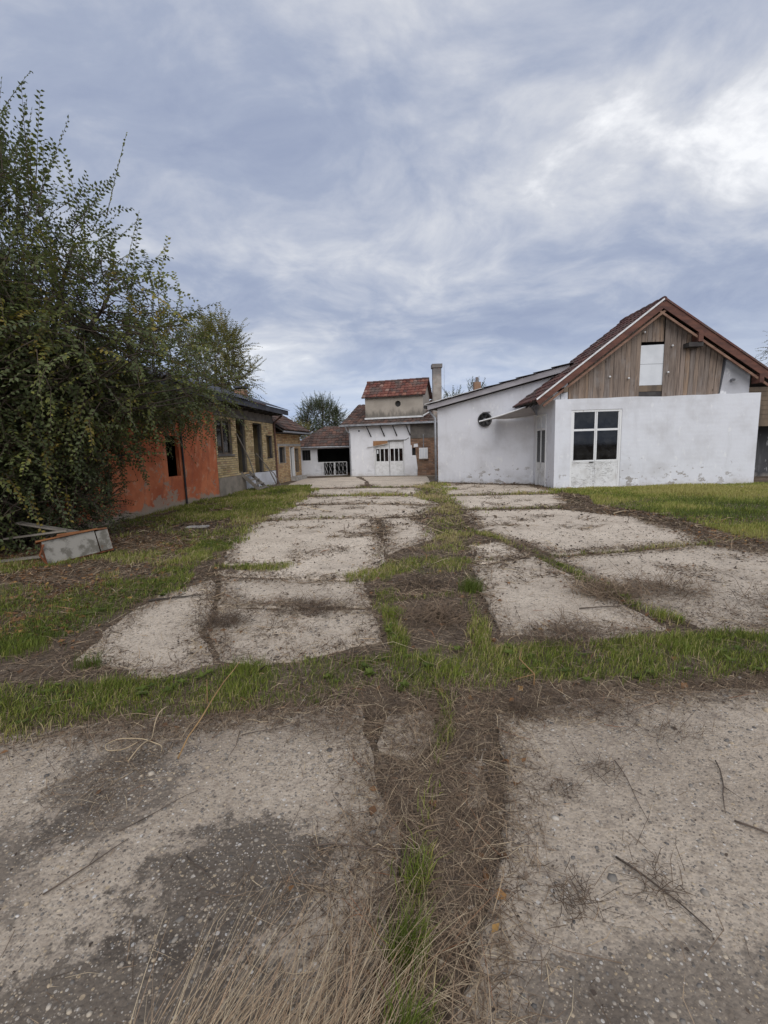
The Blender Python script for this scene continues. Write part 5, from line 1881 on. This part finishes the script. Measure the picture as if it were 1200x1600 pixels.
n = 560
bx = rng.uniform(-.72, -.12, n)
by = rng.uniform(.62, .98, n) + (bx + .3) * .1
parts = [arcs(bx, by, rng.uniform(.25, .60, n), R(56) + rng.normal(size=n) * .38, R(18) + rng.normal(size=n) * .17, rng.uniform(.0012, .0028, n), np.clip(.74 + rng.normal(size=n) * .18, 0, .95))]
n = 160
bx = rng.uniform(-.1, .28, n)
by = rng.uniform(.75, 1.3, n)
parts.append(arcs(bx, by, rng.uniform(.12, .35, n), rng.uniform(0, 2 * np.pi, n), R(28) + rng.normal(size=n) * .2, rng.uniform(.0012, .0022, n), np.clip(.55 + rng.normal(size=n) * .25, 0, 1)))
n = 900
bx = rng.uniform(-.05, .55, n)
by = rng.uniform(1.2, 2.6, n)
k = ~on_slab(bx, by)
bx, by = bx[k], by[k]
n = len(bx)
parts.append(arcs(bx, by, rng.uniform(.08, .28, n), rng.uniform(0, 2 * np.pi, n), R(15) + rng.normal(size=n) * .12, rng.uniform(.001, .0022, n), np.clip(.42 + rng.normal(size=n) * .25, 0, 1)))
link('long_dry_grass', merge(parts, 'long_dry_grass', 'straw'), None, kind='stuff', label='long bleached dry grass stems at the bottom of the picture', category='dry grass')


# fallen leaves
def leaf_density(x, y):
    n = fbm(x + 14, y + 5, 1.2, 3)
    left = np.clip((-2.6 - x) / 1.0, 0, 1) * (y > 3.6) * (y < 13)
    d = left * np.clip((n - .30) * 2.4, .05, 1) + .05 * litter_density(x, y)
    right = np.clip(1 - dist_line(x, y, [(5.4, 7.0), (6.5, 8.5), (5.3, 10.2)]) / .8, 0, 1) * .5
    return np.clip(d + right, 0, 1)


x, y = sample((-7.5, 8, 1.0, 15), 15000, leaf_density)
k = visible(x, y)
x, y = x[k], y[k]
N = len(x)
pos = np.stack([x, y, surf_h(x, y) + .004 + .012 * rng.random(N)], 1)
az = rng.uniform(0, 2 * np.pi, N)
v, f = leaf_arrays(pos, np.stack([np.cos(az), np.sin(az), rng.normal(size=N) * .3], 1), np.stack([rng.normal(size=N) * .35, rng.normal(size=N) * .35, np.ones(N)], 1), rng.uniform(.03, .075, N), .32)
link('fallen_leaves', fast_mesh('fallen_leaves', v, f, 3, np.repeat(np.clip(rng.beta(1.6, 2.0, N), 0, 1), 2), 'fallen_leaf'), None, kind='stuff', label='brown and orange fallen leaves lying under the elm and along the lawn', category='leaves')

# crumbs: bits of bark, leaf and clod
CV, CF, CA, off = [], [], [], 0
for region, n, sz in (((-4, 4, .4, 2.8), 24000, .008), ((-6, 6, 2.4, 5.2), 38000, .013), ((-7.5, 8, 4.8, 10), 32000, .024), ((-6, 7, 9, 20), 22000, .034)):
    x, y = sample(region, n, lambda a, b: np.clip(litter_density(a, b) * 1.2 + .04, 0, 1))
    k = visible(x, y)
    x, y = x[k], y[k]
    N = len(x)
    pos = np.stack([x, y, surf_h(x, y) + sz * .3 * rng.random(N)], 1)
    az = rng.uniform(0, 2 * np.pi, N)
    v, f = leaf_arrays(pos, np.stack([np.cos(az), np.sin(az), rng.normal(size=N) * .5], 1), np.stack([rng.normal(size=N) * .6, rng.normal(size=N) * .6, np.ones(N)], 1), sz * rng.lognormal(0, .45, N), .33)
    CV.append(v)
    CF.append(f + off)
    CA.append(np.repeat(np.clip(rng.beta(1.0, 2.2, N), 0, 1), 2))
    off += len(v)
link('ground_debris', fast_mesh('ground_debris', np.concatenate(CV), np.concatenate(CF), 3, np.concatenate(CA), 'debris'), None, kind='stuff', label='dark crumbs of bark, soil and leaf scattered on the paving', category='debris')

# broad-leaved weeds among the grass
x, y = sample((-4.5, 5.0, 2.3, 9.0), 240, lambda a, b: green_density(a, b) * .9)
LPw, LDw, LNw, LSw, LVw = [], [], [], [], []
for (px_, py_) in zip(x, y):
    nl_ = int(rng.integers(7, 13))
    az = np.linspace(0, 2 * np.pi, nl_, endpoint=False) + rng.uniform(0, 1)
    sz = rng.uniform(.025, .055)
    h0 = float(surf_h(np.array([px_]), np.array([py_]))[0])
    LPw.append(np.stack([np.full(nl_, px_), np.full(nl_, py_), np.full(nl_, h0 + rng.uniform(.005, .04))], 1))
    LDw.append(np.stack([np.cos(az), np.sin(az), rng.uniform(.15, .9, nl_)], 1))
    LNw.append(np.stack([-np.cos(az) * .5, -np.sin(az) * .5, np.ones(nl_)], 1))
    LSw.append(sz * rng.uniform(.7, 1.2, nl_))
    LVw.append(np.clip(rng.uniform(.0, .4) + rng.normal(size=nl_) * .07, 0, .8))
v, f = leaf_arrays(np.concatenate(LPw), np.concatenate(LDw), np.concatenate(LNw), np.concatenate(LSw), .27)
link('broadleaf_weeds', fast_mesh('broadleaf_weeds', v, f, 3, np.repeat(np.concatenate(LVw), 2), 'grass_blade'), None, kind='stuff', label='low broad-leaved weeds scattered through the grass strips', category='weeds')

# pebbles set in and lying on the worn concrete
ico = bmesh.new()
bmesh.ops.create_icosphere(ico, subdivisions=1, radius=1)
IV = np.array([v.co[:] for v in ico.verts])
IF = np.array([[v.index for v in f_.verts] for f_ in ico.faces])
ico.free()
parts = []
for region, n, r0 in (((-3.8, 3.8, .4, 2.3), 17000, .0036), ((-5.5, 5.5, 2.0, 4.6), 11000, .0045), ((-3, 5, 4.4, 8), 3500, .007)):
    fld = lambda x, y: np.where(on_slab(x, y), .35 + .65 * fbm(x + 3, y, 2.0, 3), .10)
    x, y = sample(region, n, fld)
    k = visible(x, y)
    x, y = x[k], y[k]
    N = len(x)
    r = r0 * rng.lognormal(0, .45, N)
    top_ = surf_h(x, y)
    sc = np.stack([r * rng.uniform(.8, 1.5, N), r * rng.uniform(.8, 1.2, N), r * rng.uniform(.35, .6, N)], 1)
    az = rng.uniform(0, np.pi, N)
    loc = IV[None] * sc[:, None, :]
    c_, s_ = np.cos(az)[:, None], np.sin(az)[:, None]
    rx = loc[:, :, 0] * c_ - loc[:, :, 1] * s_
    ry = loc[:, :, 0] * s_ + loc[:, :, 1] * c_
    V = np.stack([rx + x[:, None], ry + y[:, None], loc[:, :, 2] + top_[:, None]], 2).reshape(-1, 3)
    F = (IF[None] + (np.arange(N) * len(IV))[:, None, None]).reshape(-1, 3)
    parts.append((V, F, np.repeat(rng.beta(1.5, 1.6, N), len(IF))))
pm = merge(parts, 'pebbles', 'pebble')
pm.polygons.foreach_set('use_smooth', [True] * len(pm.polygons))
link('pebbles', pm, None, kind='stuff', label='small rounded pebbles bedded in the worn concrete', category='pebbles')

# single sticks and stems one can pick out
STICKS = [
    ((-2.60, 4.72), (-2.08, 4.86), .022, 'bark', 'thick dark stick lying on the left broken slab'),
    ((1.60, 2.02), (1.43, 1.70), .005, 'twig_bark', 'straight thin twig on the near right slab towards the picture edge'),
    ((1.11, 2.05), (1.08, 1.66), .004, 'twig_bark', 'thin dark twig in the middle of the near right slab'),
    ((.86, 1.52), (1.02, 1.24), .007, 'twig_bark', 'bundle of dark twigs low on the near right slab'),
    ((-.82, 1.58), (-.66, 1.44), .006, 'twig_bark', 'small bent twig on the dark stain of the near left slab'),
    ((-1.30, 1.44), (-1.10, 1.66), .005, 'twig_bark', 'curved dark twig near the left picture edge'),
    ((-1.18, 1.72), (-.92, 1.92), .0035, 'twig_bark', 'straight thin twig left of the dark stain'),
    ((1.42, 1.66), (1.62, 1.50), .007, 'twig_bark', 'short thick twig at the right picture edge'),
    ((1.85, 4.10), (2.50, 4.22), .010, 'twig_bark', 'long dark twig beside the brush heap right of the joint'),
    ((-1.62, 2.98), (-1.30, 3.02), .012, 'bark', 'dark stub of wood at the front edge of the left broken slab'),
    ((-.85, 2.36), (-.30, 2.46), .004, 'twig_bark', 'thin twig along the grass band on the near left slab'),
    ((-.35, 1.60), (.22, 1.52), .006, 'twig_bark', 'long twig reaching from the near left slab into the joint'),
    ((5.5, 8.7), (6.6, 8.9), .018, 'bark', 'dark branch lying at the edge of the lawn'),
]
for (a, b, r_, m_, lab) in STICKS:
    r_ = r_ * .62
    a3, b3 = Vector((*a, float(surf_h(np.array([a[0]]), np.array([a[1]]))[0]) + .003 + r_)), Vector((*b, float(surf_h(np.array([b[0]]), np.array([b[1]]))[0]) + .003 + r_))
    L_ = (b3 - a3).length
    sd_ = Vector((-(b3 - a3).y, (b3 - a3).x, 0)).normalized()
    pts = []
    ph = random.random() * 6
    for k in range(7):
        t = k / 6
        pts.append(a3.lerp(b3, t) + sd_ * (math.sin(t * 4 + ph) * .035 * L_ + random.uniform(-.01, .01) * L_) + Vector((0, 0, random.uniform(0, .02) * L_)))
    mb = MB().tube(pts, [r_ * (1 - .55 * k / 6) for k in range(7)], 6)
    q = pts[3]
    mb.tube([q, q + (b3 - a3) * .18 + sd_ * L_ * .14 + Vector((0, 0, .01))], [r_ * .6, r_ * .25], 5)
    mb.build('fallen_twig', m_, None, smooth=True, label=lab, category='twig', group='twigs lying on the slabs')
# pale coiled stem and upright dry stem at the grass band
cs = [(-1.35 + .03 * math.sin(k * .3), 2.10 + .023 * k, .05 + .03 * math.sin(k * .43)) for k in range(21)]
cs2 = [(-1.30 + (.17 - .003 * k) * math.cos(k * .2) - .1, 2.20 + .08 * math.sin(k * .2 + .1 * math.sin(k)), .03 + .003 * k) for k in range(30)]
MB().tube(cs, .0035, 5).tube(cs2, .003, 5).build('dry_vine', 'straw_stem', None, smooth=True, label='pale curling dry vine in front of the grass band', category='vine')
MB().tube([(-1.12, 2.15, .02), (-1.10, 2.24, .08), (-1.06, 2.33, .13), (-1.02, 2.42, .20), (-.97, 2.47, .27), (-.93, 2.54, .31), (-.90, 2.56, .35)], [.005, .0045, .004, .0035, .003, .0025, .002], 5).tube([(-1.04, 2.38, .19), (-1.06, 2.45, .30)], [.003, .002], 4).build('weed_stalk', 'weed_stem', None, smooth=True, label='slanting orange-brown dry stem rising before the grass band', category='weed')
MB().tube([(.95, 2.75, .03), (.97, 2.8, .08), (.90, 2.9, .14), (.93, 2.95, .2)], [.006, .005, .004, .002], 5).tube([(.97, 2.8, .08), (.8, 2.78, .05)], [.004, .002], 4).build('weed_stalk', 'weed_stem', None, smooth=True, label='small forked brown stem standing in the grass band right of centre', category='weed')
MB().box(-.06, .06, -.03, .03, 0, .03).build('white_scrap', 'white_metal', None, label='small white scrap lying on the lawn before the wall', category='scrap').location = (11.3, 14.1, .05)
MB().box(-.22, .22, -.09, .09, 0, .03).build('pale_rubble', 'step_concrete', None, label='flat pale piece of rubble in the grass by the orange wall', category='rubble').location = (-4.05, 9.6, .02)
